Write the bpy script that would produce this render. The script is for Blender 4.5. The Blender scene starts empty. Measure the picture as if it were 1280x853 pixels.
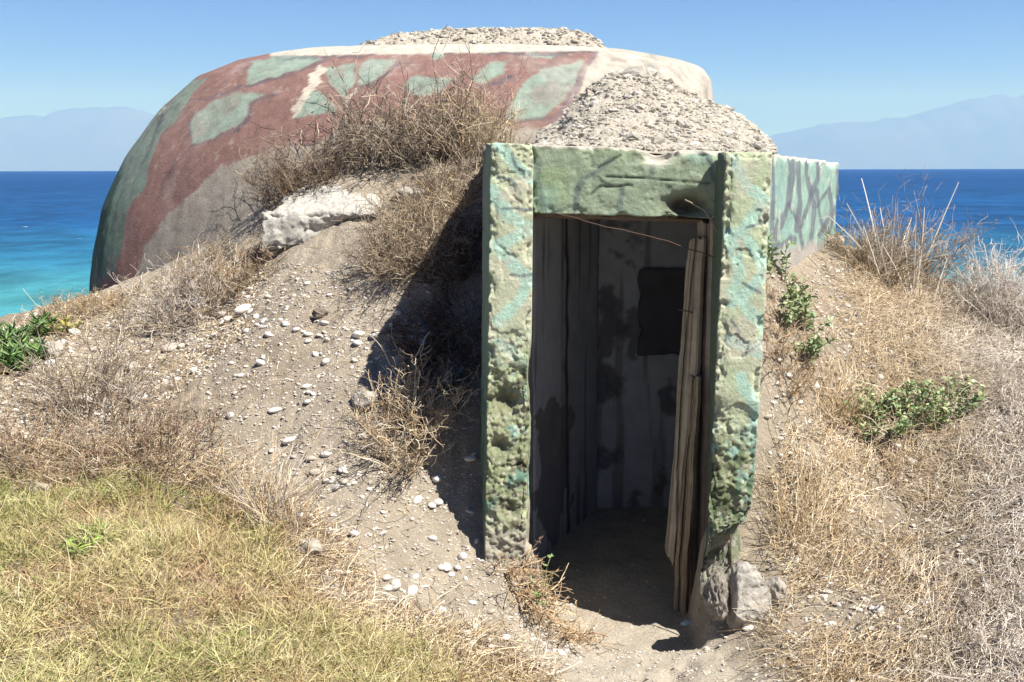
import bpy, math
import numpy as np
from mathutils import Matrix, Vector

rng = np.random.default_rng(7)
SC = bpy.context.scene
COL = SC.collection

# ------------------------------------------------------------------ camera maths
EYE = np.array([0.0, 0.0, 2.1])
FPX = 1280.0
PITCH = math.radians(9.66)
ROLL = math.radians(0.13)
_f = np.array([0.0, math.cos(PITCH), -math.sin(PITCH)])
_u0 = np.array([0.0, math.sin(PITCH), math.cos(PITCH)])
_r0 = np.array([1.0, 0.0, 0.0])
_r = _r0 * math.cos(ROLL) - _u0 * math.sin(ROLL)
_u = _r0 * math.sin(ROLL) + _u0 * math.cos(ROLL)


def ray(px, py):
    px = np.asarray(px, float); py = np.asarray(py, float)
    a = (px - 640.0) / FPX; b = (426.5 - py) / FPX
    return _f + a[..., None] * _r + b[..., None] * _u


def P(px, py, D):
    """world point at distance y = D seen in that direction (used to measure the place)"""
    d = ray(px, py)
    D = np.asarray(D, float)
    return EYE + d * (D / d[..., 1])[..., None]


def proj(p):
    q = np.asarray(p, float) - EYE
    w = q @ _f
    w = np.where(w < 0.05, 0.05, w)
    return 640 + FPX * (q @ _r) / w, 426.5 - FPX * (q @ _u) / w


# ------------------------------------------------------------------ noise
def _hash(ix, iy, iz, seed):
    h = (ix * 374761393 + iy * 668265263 + iz * 2147483647 + seed * 1274126177) & 0xFFFFFFFF
    h = ((h ^ (h >> 13)) * 1274126177) & 0xFFFFFFFF
    h = ((h ^ (h >> 16)) * 2246822519) & 0xFFFFFFFF
    h = h ^ (h >> 15)
    return (h & 0xFFFFFF) / float(0xFFFFFF) * 2 - 1


def vn(p, s=1.0, seed=0):
    p = np.asarray(p, float) * s + 1000.0
    i = np.floor(p).astype(np.int64); f = p - i
    f = f * f * (3 - 2 * f)
    r = 0
    for dx in (0, 1):
        for dy in (0, 1):
            for dz in (0, 1):
                w = (f[:, 0] if dx else 1 - f[:, 0]) * (f[:, 1] if dy else 1 - f[:, 1]) * (f[:, 2] if dz else 1 - f[:, 2])
                r = r + w * _hash(i[:, 0] + dx, i[:, 1] + dy, i[:, 2] + dz, seed)
    return r


def fbm(p, s=1.0, seed=0, o=4, g=0.5):
    r = 0; a = 1.0; t = 0
    for k in range(o):
        r = r + a * vn(p, s * 2.03 ** k, seed + 17 * k); t += a; a *= g
    return r / t


def vfbm(p, s, seed, o=3):
    return np.stack([fbm(p, s, seed + 101 * k, o) for k in range(3)], 1)


def worley(p, s, seed=0):
    """distance to the nearest and second feature point, and the nearest one's id value"""
    q = np.asarray(p, float) * s + 500.0
    i0 = np.floor(q).astype(np.int64)
    d1 = np.full(len(q), 9.0); d2 = np.full(len(q), 9.0); idv = np.zeros(len(q))
    for a in (-1, 0, 1):
        for b in (-1, 0, 1):
            for c in (-1, 0, 1):
                i = i0 + np.array([a, b, c])
                f = np.stack([_hash(i[:, 0], i[:, 1], i[:, 2], seed + k) * .5 + .5 for k in range(3)], 1)
                d = np.linalg.norm(i + f - q, axis=1)
                h = _hash(i[:, 0], i[:, 1], i[:, 2], seed + 7)
                m = d < d1
                d2 = np.where(m, d1, np.minimum(d2, d)); idv = np.where(m, h, idv); d1 = np.where(m, d, d1)
    return d1, d2, idv


def sstep(a, b, x):
    t = np.clip((x - a) / (b - a), 0, 1)
    return t * t * (3 - 2 * t)


def inpoly(x, y, poly):
    poly = np.asarray(poly, float)
    c = np.zeros(len(x), bool); n = len(poly)
    for i in range(n):
        x0, y0 = poly[i]; x1, y1 = poly[(i + 1) % n]
        if y0 == y1:
            continue
        m = ((y0 > y) != (y1 > y)) & (x < (x1 - x0) * (y - y0) / (y1 - y0) + x0)
        c ^= m
    return c


def spoly(x, y, poly, r=1.5):
    m = 0
    for k in range(7):
        a = k * 2.4; q = r * (k / 6) ** .5
        m = m + inpoly(x + q * math.cos(a), y + q * math.sin(a), poly)
    return m / 7.0


def dline(x, y, pts):
    d = np.full(len(x), 1e9)
    for (x0, y0), (x1, y1) in zip(pts[:-1], pts[1:]):
        vx, vy = x1 - x0, y1 - y0
        t = np.clip(((x - x0) * vx + (y - y0) * vy) / (vx * vx + vy * vy + 1e-9), 0, 1)
        d = np.minimum(d, np.hypot(x - x0 - t * vx, y - y0 - t * vy))
    return d


# ------------------------------------------------------------------ mesh building
def mesh_obj(name, V, Fs, mat=None, parent=None, col=None, smooth=False):
    """V (N,3); Fs: list of int arrays (M,k)"""
    me = bpy.data.meshes.new(name)
    V = np.ascontiguousarray(V, dtype=np.float32)
    if not isinstance(Fs, (list, tuple)):
        Fs = [Fs]
    Fs = [np.asarray(f, dtype=np.int32) for f in Fs if len(f)]
    me.vertices.add(len(V)); me.vertices.foreach_set('co', V.ravel())
    loops = np.concatenate([f.ravel() for f in Fs])
    tot = np.concatenate([np.full(len(f), f.shape[1], np.int32) for f in Fs])
    st = np.concatenate([[0], np.cumsum(tot)[:-1]]).astype(np.int32)
    me.loops.add(len(loops)); me.loops.foreach_set('vertex_index', loops)
    me.polygons.add(len(tot)); me.polygons.foreach_set('loop_start', st)
    me.polygons.foreach_set('loop_total', tot)
    me.polygons.foreach_set('use_smooth', np.full(len(tot), smooth, bool))
    me.update(calc_edges=True)
    if col is not None:
        c = np.ones((len(V), 4), np.float32); c[:, :3] = col
        a = me.color_attributes.new('Col', 'FLOAT_COLOR', 'POINT')
        a.data.foreach_set('color', c.ravel())
    if mat:
        me.materials.append(mat)
    o = bpy.data.objects.new(name, me)
    COL.objects.link(o)
    if parent:
        o.parent = parent
        o.matrix_parent_inverse = Matrix.Translation(parent.location).inverted()
    return o


def empty(name, loc):
    o = bpy.data.objects.new(name, None)
    o.location = [float(v) for v in loc]
    o.empty_display_size = 0.1
    COL.objects.link(o)
    return o


def tag(o, label=None, cat=None, group=None, kind=None):
    if label: o['label'] = label
    if cat: o['category'] = cat
    if group: o['group'] = group
    if kind: o['kind'] = kind
    return o


def gridfaces(n, m, wrap=False):
    i = np.arange(n - 1)[:, None]; j = np.arange(m if wrap else m - 1)[None, :]
    j2 = (j + 1) % m
    return np.stack([i * m + j + 0 * i, i * m + j2, (i + 1) * m + j2, (i + 1) * m + j], -1).reshape(-1, 4)


class Acc:
    def __init__(s):
        s.V = []; s.F = {}; s.C = []; s.n = 0

    def add(s, V, F, C=None):
        V = V.reshape(-1, 3)
        s.V.append(V)
        s.F.setdefault(F.shape[1], []).append(F + s.n)
        if C is None:
            C = np.ones((len(V), 3)) * 0.3
        C = np.asarray(C, float)
        if C.ndim == 1:
            C = np.repeat(C[None], len(V), 0)
        s.C.append(C.reshape(-1, 3)); s.n += len(V)

    def build(s, name, mat, parent=None, smooth=False):
        return mesh_obj(name, np.concatenate(s.V), [np.concatenate(v) for v in s.F.values()], mat, parent,
                        np.concatenate(s.C), smooth)


def tubes(acc, L, R, C, sides=3):
    """L (S,n,3) polylines, R (S,n) radii, C (S,3)"""
    S, n, _ = L.shape
    T = np.gradient(L, axis=1)
    T /= np.linalg.norm(T, axis=2, keepdims=True) + 1e-9
    ref = np.where(np.abs(T[..., 2:3]) > 0.9, np.array([1.0, 0, 0]), np.array([0, 0, 1.0]))
    A = np.cross(T, ref); A /= np.linalg.norm(A, axis=2, keepdims=True) + 1e-9
    B = np.cross(T, A)
    ang = np.arange(sides) * 2 * np.pi / sides
    V = L[:, :, None] + R[:, :, None, None] * (np.cos(ang)[None, None, :, None] * A[:, :, None] + np.sin(ang)[None, None, :, None] * B[:, :, None])
    base = gridfaces(n, sides, wrap=True)
    F = (base[None] + (np.arange(S) * n * sides)[:, None, None]).reshape(-1, 4)
    acc.add(V, F, np.repeat(C, n * sides, 0))


def strips(acc, L, W, C, rnd, tip=0.15):
    """flat blades along L (S,n,3)"""
    S, n, _ = L.shape
    T = L[:, -1] - L[:, 0]
    T /= np.linalg.norm(T, axis=1, keepdims=True) + 1e-9
    A = np.cross(T, rnd.normal(size=(S, 3))); A /= np.linalg.norm(A, axis=1, keepdims=True) + 1e-9
    t = np.linspace(0, 1, n)
    w = W[:, None] * (1 - (1 - tip) * t[None] ** 2)
    V = np.stack([L - A[:, None] * w[..., None] * .5, L + A[:, None] * w[..., None] * .5], 2)
    base = gridfaces(n, 2)
    F = (base[None] + (np.arange(S) * n * 2)[:, None, None]).reshape(-1, 4)
    acc.add(V, F, np.repeat(C, n * 2, 0))


def palette(rnd, n, cols, jit=0.15):
    cols = np.asarray(cols, float)
    c = cols[rnd.integers(0, len(cols), n)]
    return np.clip(c * (1 + jit * rnd.normal(size=(n, 1))), 0.004, 1)


# base icosphere
def ico(sub):
    t = (1 + 5 ** .5) / 2
    v = [(-1, t, 0), (1, t, 0), (-1, -t, 0), (1, -t, 0), (0, -1, t), (0, 1, t), (0, -1, -t), (0, 1, -t), (t, 0, -1), (t, 0, 1), (-t, 0, -1), (-t, 0, 1)]
    f = [(0, 11, 5), (0, 5, 1), (0, 1, 7), (0, 7, 10), (0, 10, 11), (1, 5, 9), (5, 11, 4), (11, 10, 2), (10, 7, 6), (7, 1, 8), (3, 9, 4), (3, 4, 2), (3, 2, 6), (3, 6, 8), (3, 8, 9), (4, 9, 5), (2, 4, 11), (6, 2, 10), (8, 6, 7), (9, 8, 1)]
    v = [np.array(a) / np.linalg.norm(a) for a in v]
    for _ in range(sub):
        c = {}; nf = []
        def mid(a, b):
            k = (min(a, b), max(a, b))
            if k not in c:
                m = v[a] + v[b]; v.append(m / np.linalg.norm(m)); c[k] = len(v) - 1
            return c[k]
        for a, b, d in f:
            x, y, z = mid(a, b), mid(b, d), mid(d, a)
            nf += [(a, x, z), (b, y, x), (d, z, y), (x, y, z)]
        f = nf
    return np.array(v), np.array(f)


ICO0, ICO1, ICO2, ICO4, ICO5 = ico(0), ico(1), ico(2), ico(4), ico(5)


def scatter_stones(acc, pos, size, rnd, cols, flat=0.6, ic=ICO0, rough=0.25):
    V0, F0 = ic
    n = len(pos)
    V = V0[None] * (1 + rough * rnd.normal(size=(n, len(V0), 1)) * 0.6)
    sc = size[:, None] * np.stack([rnd.uniform(.75, 1.3, n), rnd.uniform(.7, 1.1, n), flat * rnd.uniform(.6, 1.2, n)], 1)
    V = V * sc[:, None]
    a = rnd.uniform(0, 6.28, n); c, s = np.cos(a)[:, None], np.sin(a)[:, None]
    V = np.stack([V[..., 0] * c - V[..., 1] * s, V[..., 0] * s + V[..., 1] * c, V[..., 2]], -1)
    b = rnd.normal(0, .35, n); c, s = np.cos(b)[:, None], np.sin(b)[:, None]
    V = np.stack([V[..., 0], V[..., 1] * c - V[..., 2] * s, V[..., 1] * s + V[..., 2] * c], -1)
    V = V + pos[:, None]
    F = (F0[None] + (np.arange(n) * len(V0))[:, None, None]).reshape(-1, 3)
    acc.add(V, F, np.repeat(palette(rnd, n, cols, .12), len(V0), 0))


# ------------------------------------------------------------------ materials
def mat(name, rough=0.9, spec=0.2):
    m = bpy.data.materials.new(name); m.use_nodes = True
    nt = m.node_tree; b = nt.nodes['Principled BSDF']
    b.inputs['Roughness'].default_value = rough
    b.inputs['Specular IOR Level'].default_value = spec
    return m, nt, b


def N(nt, t, **kw):
    n = nt.nodes.new(t)
    for k, v in kw.items():
        if k in n.inputs:
            n.inputs[k].default_value = v
        else:
            setattr(n, k, v)
    return n


def mixc(nt, fac, a, b, blend='MIX'):
    n = nt.nodes.new('ShaderNodeMix'); n.data_type = 'RGBA'; n.blend_type = blend
    for s, v in ((n.inputs[0], fac), (n.inputs[6], a), (n.inputs[7], b)):
        if hasattr(v, 'is_linked') or hasattr(v, 'node'):
            nt.links.new(v, s)
        else:
            s.default_value = v if not isinstance(v, tuple) or len(v) == 4 else (*v, 1)
    return n.outputs[2]


def ramp(nt, src, stops):
    r = nt.nodes.new('ShaderNodeValToRGB')
    e = r.color_ramp.elements
    while len(e) < len(stops):
        e.new(0.5)
    for k, (p, c) in enumerate(stops):
        e[k].position = p; e[k].color = (*c, 1) if isinstance(c, tuple) else (c, c, c, 1)
    nt.links.new(src, r.inputs[0])
    return r.outputs[0]


def coords(nt):
    return N(nt, 'ShaderNodeNewGeometry').outputs['Position']


def noise(nt, vec, scale, detail=6, rough=0.6):
    n = N(nt, 'ShaderNodeTexNoise', Scale=scale, Detail=detail, Roughness=rough)
    nt.links.new(vec, n.inputs['Vector'])
    return n.outputs['Fac']


def bump(nt, bsdf, h, dist, strength=1.0, prev=None):
    b = N(nt, 'ShaderNodeBump', Strength=strength, Distance=dist)
    nt.links.new(h, b.inputs['Height'])
    if prev is not None:
        nt.links.new(prev, b.inputs['Normal'])
    if bsdf is not None:
        nt.links.new(b.outputs[0], bsdf.inputs['Normal'])
    return b.outputs[0]


def vcol_mat(name, rough=.9, spec=.15, grain=None, bumpd=None, bscale=60, speck=None, transl=0):
    m, nt, b = mat(name, rough, spec)
    a = N(nt, 'ShaderNodeAttribute', attribute_name='Col')
    c = a.outputs['Color']
    pos = coords(nt)
    if grain:
        g = noise(nt, pos, grain[0], 7, .65)
        g = ramp(nt, g, [(0.3, 1 - grain[1]), (0.7, 1 + grain[1])])
        c = mixc(nt, 1.0, c, g, 'MULTIPLY')
    if speck:
        v = N(nt, 'ShaderNodeTexVoronoi', Scale=speck[0]); nt.links.new(pos, v.inputs['Vector'])
        n2 = noise(nt, pos, speck[0] * .15, 3)
        mm = N(nt, 'ShaderNodeMath', operation='MULTIPLY'); nt.links.new(v.outputs['Distance'], mm.inputs[0]); nt.links.new(n2, mm.inputs[1])
        f = ramp(nt, mm.outputs[0], [(speck[1], 1.0), (speck[1] + .05, 0.0)])
        c = mixc(nt, f, c, speck[2])
    nt.links.new(c, b.inputs['Base Color'])
    if bumpd:
        h = noise(nt, pos, bscale, 8, .7)
        p = bump(nt, None, h, bumpd)
        h2 = noise(nt, pos, bscale * 5, 4, .7)
        bump(nt, b, h2, bumpd * .3, 1, p)
    if transl:
        b.inputs['Transmission Weight'].default_value = 0
        b.inputs['Subsurface Weight'].default_value = 0
    return m


M = {}
M['concrete'] = vcol_mat('painted_concrete', .92, .1, (9, .16), .008, 55)
M['concrete_rough'] = vcol_mat('eroded_concrete', .95, .08, (22, .16), .007, 60)
M['dome'] = vcol_mat('dome_concrete', .9, .12, (14, .22), .006, 60, speck=(55, .03, (.34, .30, .26)))
M['rubble'] = vcol_mat('rubble_stone', .95, .08, (30, .25), .01, 90)
M['soil'] = vcol_mat('soil', .97, .05, (7, .2), .02, 28, speck=(48, .075, (.55, .51, .46)))
M['plant'] = vcol_mat('dry_plant', .75, .2)
M['leaf'] = vcol_mat('green_leaf', .5, .35)
M['stone'] = vcol_mat('pebble_stone', .8, .25, (25, .12), .003, 120)
M['wood'] = vcol_mat('weathered_wood', .85, .15, (12, .2), .004, 80)
M['rust'] = vcol_mat('rusty_iron', .8, .3)
M['plaster'] = vcol_mat('old_plaster', .95, .1, (6, .15), .004, 30)

# ------------------------------------------------------------------ terrain
CT = [  # column, row in the photograph, distance: where the surface lies
    (0, 853, 3.05), (320, 853, 3.3), (640, 853, 3.75), (800, 853, 3.93), (1000, 853, 3.75), (1280, 853, 3.35),
    (0, 720, 3.75), (200, 720, 3.8), (400, 760, 3.85), (560, 760, 4.12), (700, 800, 4.15),
    (0, 600, 4.7), (180, 600, 4.75), (320, 600, 4.75), (400, 680, 4.3), (480, 700, 4.32), (560, 690, 4.45), (603, 700, 4.46), (663, 738, 4.30), (728, 797, 4.22),
    (0, 500, 5.5), (150, 500, 5.5), (300, 500, 5.15), (430, 500, 4.98), (420, 600, 4.65), (520, 600, 4.68), (590, 600, 4.72),
    (0, 405, 6.7), (60, 385, 6.9), (110, 368, 7.2), (200, 400, 6.3), (250, 430, 5.9), (340, 400, 5.6), (440, 400, 5.45), (500, 450, 5.15), (560, 430, 5.25), (600, 500, 5.0),
    (180, 345, 7.1), (250, 322, 6.85), (330, 312, 6.45), (420, 318, 6.1), (480, 350, 5.65), (540, 340, 5.6), (600, 380, 5.4),
    (330, 255, 6.85), (290, 285, 6.9), (420, 262, 6.45), (500, 255, 6.35), (560, 240, 6.35), (603, 222, 6.4), (450, 205, 6.95), (500, 205, 6.85), (380, 222, 6.95), (560, 200, 6.8), (600, 195, 6.8), (640, 195, 6.8), (560, 190, 7.2), (450, 195, 7.3),
    (760, 812, 4.19), (850, 812, 4.18), (900, 795, 4.20), (945, 790, 4.12), (960, 700, 4.48), (966, 600, 4.8), (968, 500, 5.02), (969, 400, 5.25), (970, 335, 5.45),
    (1000, 330, 6.2), (1050, 306, 7.25), (1040, 420, 5.7), (1020, 520, 5.2), (1040, 620, 4.75), (1060, 740, 4.2), (1160, 500, 5.5), (1160, 640, 4.65), (1160, 400, 6.3),
    (1280, 740, 3.9), (1280, 620, 4.5), (1280, 500, 5.3), (1280, 425, 6.2), (1110, 330, 7.1), (1180, 352, 7.0), (1280, 385, 6.8), (1090, 318, 7.3),
]
cp = np.array(CT, float)
CW = P(cp[:, 0], cp[:, 1], cp[:, 2])
EXTRA = np.array([
    (-6, 3, .55), (-9, 0, .6), (-9, 6, .8), (-5.5, 5, .85), (-4.6, 6.6, 1.0), (-8, 8, .3), (-5, 8.6, .2), (-3.6, 9.4, .2), (0, 10.5, .6), (3.5, 9.5, .3), (6, 8.6, .3), (-12, 10, -1.2),
    (-5, 11, -1.6), (0, 13, -1.6), (6, 11.5, -1.6), (12, 9, -.8), (-14, 15, -3.4), (0, 17, -3.6), (12, 15, -3.5), (-9, 21, -4.8), (9, 21, -4.8), (0, 21, -4.8), (-14, -9, .6), (14, -9, .6), (0, -9, .6), (0, 0, .5), (0, 2.2, .32),
    (3, 1, .4), (-3, 1, .5), (8, 3, .7), (9, 6, .9), (5.5, 5.5, 1.05), (5.5, 7.0, 1.1), (1.0, 8.6, 1.4), (-2.0, 8.4, 1.3), (2.2, 3.0, .3), (14, 2, .7), (-14, 2, .7), (1.0, 2.8, .12)])
CW = np.concatenate([CW, EXTRA])


def _tps_fit(C):
    n = len(C)
    d = np.hypot(C[:, None, 0] - C[None, :, 0], C[:, None, 1] - C[None, :, 1])
    K = d  # biharmonic-like linear kernel: no overshoot
    K = np.where(d > 0, (d ** 2 + .02) ** .5 * 1.0, .1414)
    A = np.zeros((n + 3, n + 3)); A[:n, :n] = K + np.eye(n) * -.012
    A[:n, n] = 1; A[:n, n + 1:] = C[:, :2]; A[n, :n] = 1; A[n + 1:, :n] = C[:, :2].T
    return np.linalg.solve(A, np.concatenate([C[:, 2], [0, 0, 0]]))


_W = _tps_fit(CW)
CARVE = np.array([(.27, 4.25), (.80, 4.22), (.84, 4.66), (1.02, 4.75), (1.2, 5.6), (1.3, 6.32), (.40, 6.32), (.03, 5.35), (.06, 4.75)])


def _polydist(x, y, poly):
    pl = [tuple(p) for p in poly] + [tuple(poly[0])]
    d = dline(x, y, pl)
    return np.where(inpoly(x, y, poly), -d, d)


def H0(x, y):
    r = np.zeros(len(x))
    for k in range(0, len(x), 40000):
        xs, ys = x[k:k + 40000], y[k:k + 40000]
        d = np.sqrt((xs[:, None] - CW[None, :, 0]) ** 2 + (ys[:, None] - CW[None, :, 1]) ** 2 + .02)
        n = len(CW)
        r[k:k + 40000] = d @ _W[:n] + _W[n] + _W[n + 1] * xs + _W[n + 2] * ys
    return r


def H(x, y, detail=True):
    x = np.atleast_1d(np.asarray(x, float)); y = np.atleast_1d(np.asarray(y, float))
    z = H0(x, y)
    p = np.stack([x, y, x * 0], 1)
    if detail:
        z = z + .035 * fbm(p, 2.2, 3, 3) + .018 * fbm(p, 9, 9, 4, .6)
        rid = 1 - np.abs(fbm(p * np.array([1.0, .45, 1]), 6.0, 31, 3))
        z = z - .02 * sstep(.86, 1.0, rid)
    cd = _polydist(x, y, CARVE)
    w = 1 - sstep(0.0, .07, cd)
    zf = -.03 + .012 * fbm(p, 5, 12, 3) + .02 * sstep(1.1, 1.3, x)
    return z * (1 - w) + np.minimum(z, zf) * w


def G(px, py, d0=2.6, d1=12.0, dz=0.0):
    px = np.atleast_1d(np.asarray(px, float)); py = np.atleast_1d(np.asarray(py, float))
    D = np.linspace(d0, d1, 260)
    d = ray(px, py)
    hit = np.full(len(px), d1)
    q = EYE + d[:, None, :] * (D[None, :] / d[:, 1:2])[..., None]
    z = H(q[..., 0].ravel(), q[..., 1].ravel(), False).reshape(q.shape[:2])
    below = q[..., 2] < z + dz
    k = np.argmax(below, 1)
    for i in range(len(px)):
        if below[i].any():
            j = k[i]
            if j > 0:
                a = q[i, j - 1, 2] - z[i, j - 1]; b = q[i, j, 2] - z[i, j]
                hit[i] = D[j - 1] + (D[j] - D[j - 1]) * a / (a - b + 1e-9)
            else:
                hit[i] = D[0]
    r = EYE + d * (hit / d[:, 1])[:, None]
    r[:, 2] = H(r[:, 0], r[:, 1])
    return r


def G1(px, py, **k):
    return G([px], [py], **k)[0]


def GP(pts):
    a = np.array(pts, float)
    return G(a[:, 0], a[:, 1])[:, :2]


xs = np.unique(np.round(np.concatenate([np.linspace(-60, -14, 12), np.linspace(-14, -5, 40), np.linspace(-5, 5, 400), np.linspace(5, 14, 40), np.linspace(14, 60, 12)]), 4))
ys = np.unique(np.round(np.concatenate([np.linspace(-30, 0, 16), np.linspace(0, 2.6, 20), np.linspace(2.6, 7.8, 300), np.linspace(7.8, 11, 50), np.linspace(11, 22, 26)]), 4))
X, Y = np.meshgrid(xs, ys)
xf, yf = X.ravel(), Y.ravel()
cx_, cy_ = np.clip(xf, -15, 15), np.clip(yf, -9, 21)
zt = H(cx_, cy_)
V = np.stack([xf, yf, zt], 1)
GRASS_POLY = GP([(-300, 590), (0, 585), (120, 600), (260, 600), (345, 640), (385, 690), (430, 760), (600, 800), (720, 853), (760, 1100), (-600, 1100)])
PATHP = np.array([(.25, 6.5), (.12, 4.6), (.30, 4.28), (.28, 4.0), (.1, 3.4), (.9, 3.4), (.86, 4.0), (.86, 4.3), (1.4, 6.5)])
pn = np.stack([xf, yf, zt], 1)
soil = np.array([.37, .32, .25]); soil2 = np.array([.30, .25, .19]); sand = np.array([.44, .39, .315]); brown = np.array([.24, .19, .135])
n1 = fbm(pn, 1.7, 5, 4)[:, None]
C = soil + (soil2 - soil) * sstep(-.1, .6, n1)
gm = inpoly(xf, yf, GRASS_POLY)[:, None]
C = np.where(gm, brown, C)
rm = sstep(1.2, 1.9, xf)[:, None] * .55
C = C * (1 - rm) + brown * rm * 1.25
pd = (1 - sstep(0, .15, _polydist(xf, yf, PATHP)))[:, None]
C = C * (1 - pd) + sand * pd
gnd = mesh_obj('ground', V, gridfaces(len(ys), len(xs)), M['soil'], None, C, True)
tag(gnd, kind='structure')
gnd['label'] = 'bare pale dirt mound and sandy path around the bunker'

# ------------------------------------------------------------------ sea
m, nt, b = mat('sea_water', .4, .08)
pos = coords(nt)
sx = N(nt, 'ShaderNodeSeparateXYZ'); nt.links.new(pos, sx.inputs[0])
wob = noise(nt, pos, .03, 4)
ad = N(nt, 'ShaderNodeMath', operation='MULTIPLY_ADD'); nt.links.new(wob, ad.inputs[0]); ad.inputs[1].default_value = 50; nt.links.new(sx.outputs[1], ad.inputs[2])
dv = N(nt, 'ShaderNodeMath', operation='DIVIDE'); nt.links.new(ad.outputs[0], dv.inputs[0]); dv.inputs[1].default_value = 400.0
c = ramp(nt, dv.outputs[0], [(0.09, (.10, .30, .30)), (.17, (.055, .25, .28)), (.235, (.018, .13, .22)), (.35, (.006, .06, .175)), (1.0, (.0035, .043, .155))])
mp = N(nt, 'ShaderNodeMapping'); mp.inputs['Scale'].default_value = (.55, .38, 1); nt.links.new(pos, mp.inputs['Vector'])
ch = noise(nt, mp.outputs[0], .35, 8, .65)
c = mixc(nt, 1.0, c, ramp(nt, ch, [(.38, .70), (.62, 1.3)]), 'MULTIPLY')
ch2 = noise(nt, mp.outputs[0], .07, 5, .6)
c = mixc(nt, 1.0, c, ramp(nt, ch2, [(.38, .88), (.62, 1.12)]), 'MULTIPLY')
fo = noise(nt, mp.outputs[0], 1.3, 4, .6)
c = mixc(nt, ramp(nt, fo, [(.72, 0.0), (.75, .85)]), c, (.75, .8, .8))
nt.links.new(c, b.inputs['Base Color'])
h1 = noise(nt, mp.outputs[0], .8, 8, .6)
bump(nt, b, h1, .5, .8)
b.inputs['IOR'].default_value = 1.33
M['sea'] = m
L = 1900.0
yy = np.array([7, 12, 20, 40, 80, 160, 320, 640, 1200, L]); xx = np.linspace(-1800, 1800, 25)
X, Y = np.meshgrid(xx, yy)
sea = mesh_obj('sea', np.stack([X.ravel(), Y.ravel(), np.full(X.size, -4.0)], 1), gridfaces(len(yy), len(xx)), M['sea'])
tag(sea, kind='structure'); sea['label'] = 'blue sea turning turquoise near the shore'

# ------------------------------------------------------------------ far hills
m, nt, b = mat('hill', .95, .05)
c = ramp(nt, noise(nt, coords(nt), .002, 6), [(.3, (.05, .07, .06)), (.7, (.09, .11, .09))])
nt.links.new(c, b.inputs['Base Color'])
M['hill'] = m


def ridge(name, prof, D, depth, label, seed):
    px = np.array([p[0] for p in prof], float); py = np.array([p[1] for p in prof], float)
    gx = np.linspace(px[0], px[-1], 220)
    gy = np.interp(gx, px, py)
    top = P(gx, gy, D)
    top[:, 2] += fbm(top, .0012, seed, 5, .6) * 110 + (1 - np.abs(fbm(top, .0025, seed + 3, 5, .6)) * 3) * 35
    rows = []
    K = 24
    for k in range(K):
        t = k / (K - 1)
        s = np.sin(math.pi * t) ** .8 if t < 1 else 0
        q = top.copy(); q[:, 1] += (t - .5) * depth
        q[:, 2] = -40 + (top[:, 2] + 40) * s
        q[:, 2] += fbm(q, .0016, seed + 5, 4) * 90 * s * (1 - abs(s - 1) ** 0 * 0) * (s < .98)
        rows.append(q)
    V = np.stack(rows).reshape(-1, 3)
    o = mesh_obj(name, V, gridfaces(K, len(gx)), M['hill'], None, None, True)
    tag(o, kind='structure'); o['label'] = label
    return o


ridge('hills', [(-420, 205), (-260, 175), (-120, 155), (-20, 152), (60, 148), (110, 141), (160, 141), (200, 150), (300, 165), (420, 185), (520, 206)], 12500, 2600, 'faint blue hills across the water at left', 3)
ridge('hills', [(880, 206), (930, 180), (980, 165), (1030, 160), (1080, 152), (1120, 151), (1160, 145), (1200, 132), (1250, 122), (1300, 124), (1380, 140), (1500, 160), (1700, 200)], 12500, 2600, 'faint blue mountain ridge across the water at right', 8)

# ------------------------------------------------------------------ haze
hv = bpy.data.materials.new('haze_air'); hv.use_nodes = True
nt = hv.node_tree
nt.nodes.remove(nt.nodes['Principled BSDF'])
pv = N(nt, 'ShaderNodeVolumePrincipled')
pv.inputs['Color'].default_value = (.18, .37, 1.0, 1)
pv.inputs['Absorption Color'].default_value = (1, 1, 1, 1)
pv.inputs['Density'].default_value = 2.3e-4
pv.inputs['Anisotropy'].default_value = .0
nt.links.new(pv.outputs[0], nt.nodes['Material Output'].inputs['Volume'])
bx = np.array([(x, y, z) for x in (-16000, 16000) for y in (-60, 15000) for z in (-60, 1000)], float)
bf = np.array([(0, 1, 3, 2), (4, 6, 7, 5), (0, 4, 5, 1), (2, 3, 7, 6), (0, 2, 6, 4), (1, 5, 7, 3)])
hz = mesh_obj('haze', bx, bf, hv)
tag(hz, kind='stuff'); hz['label'] = 'thin blue haze over the sea'


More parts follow.
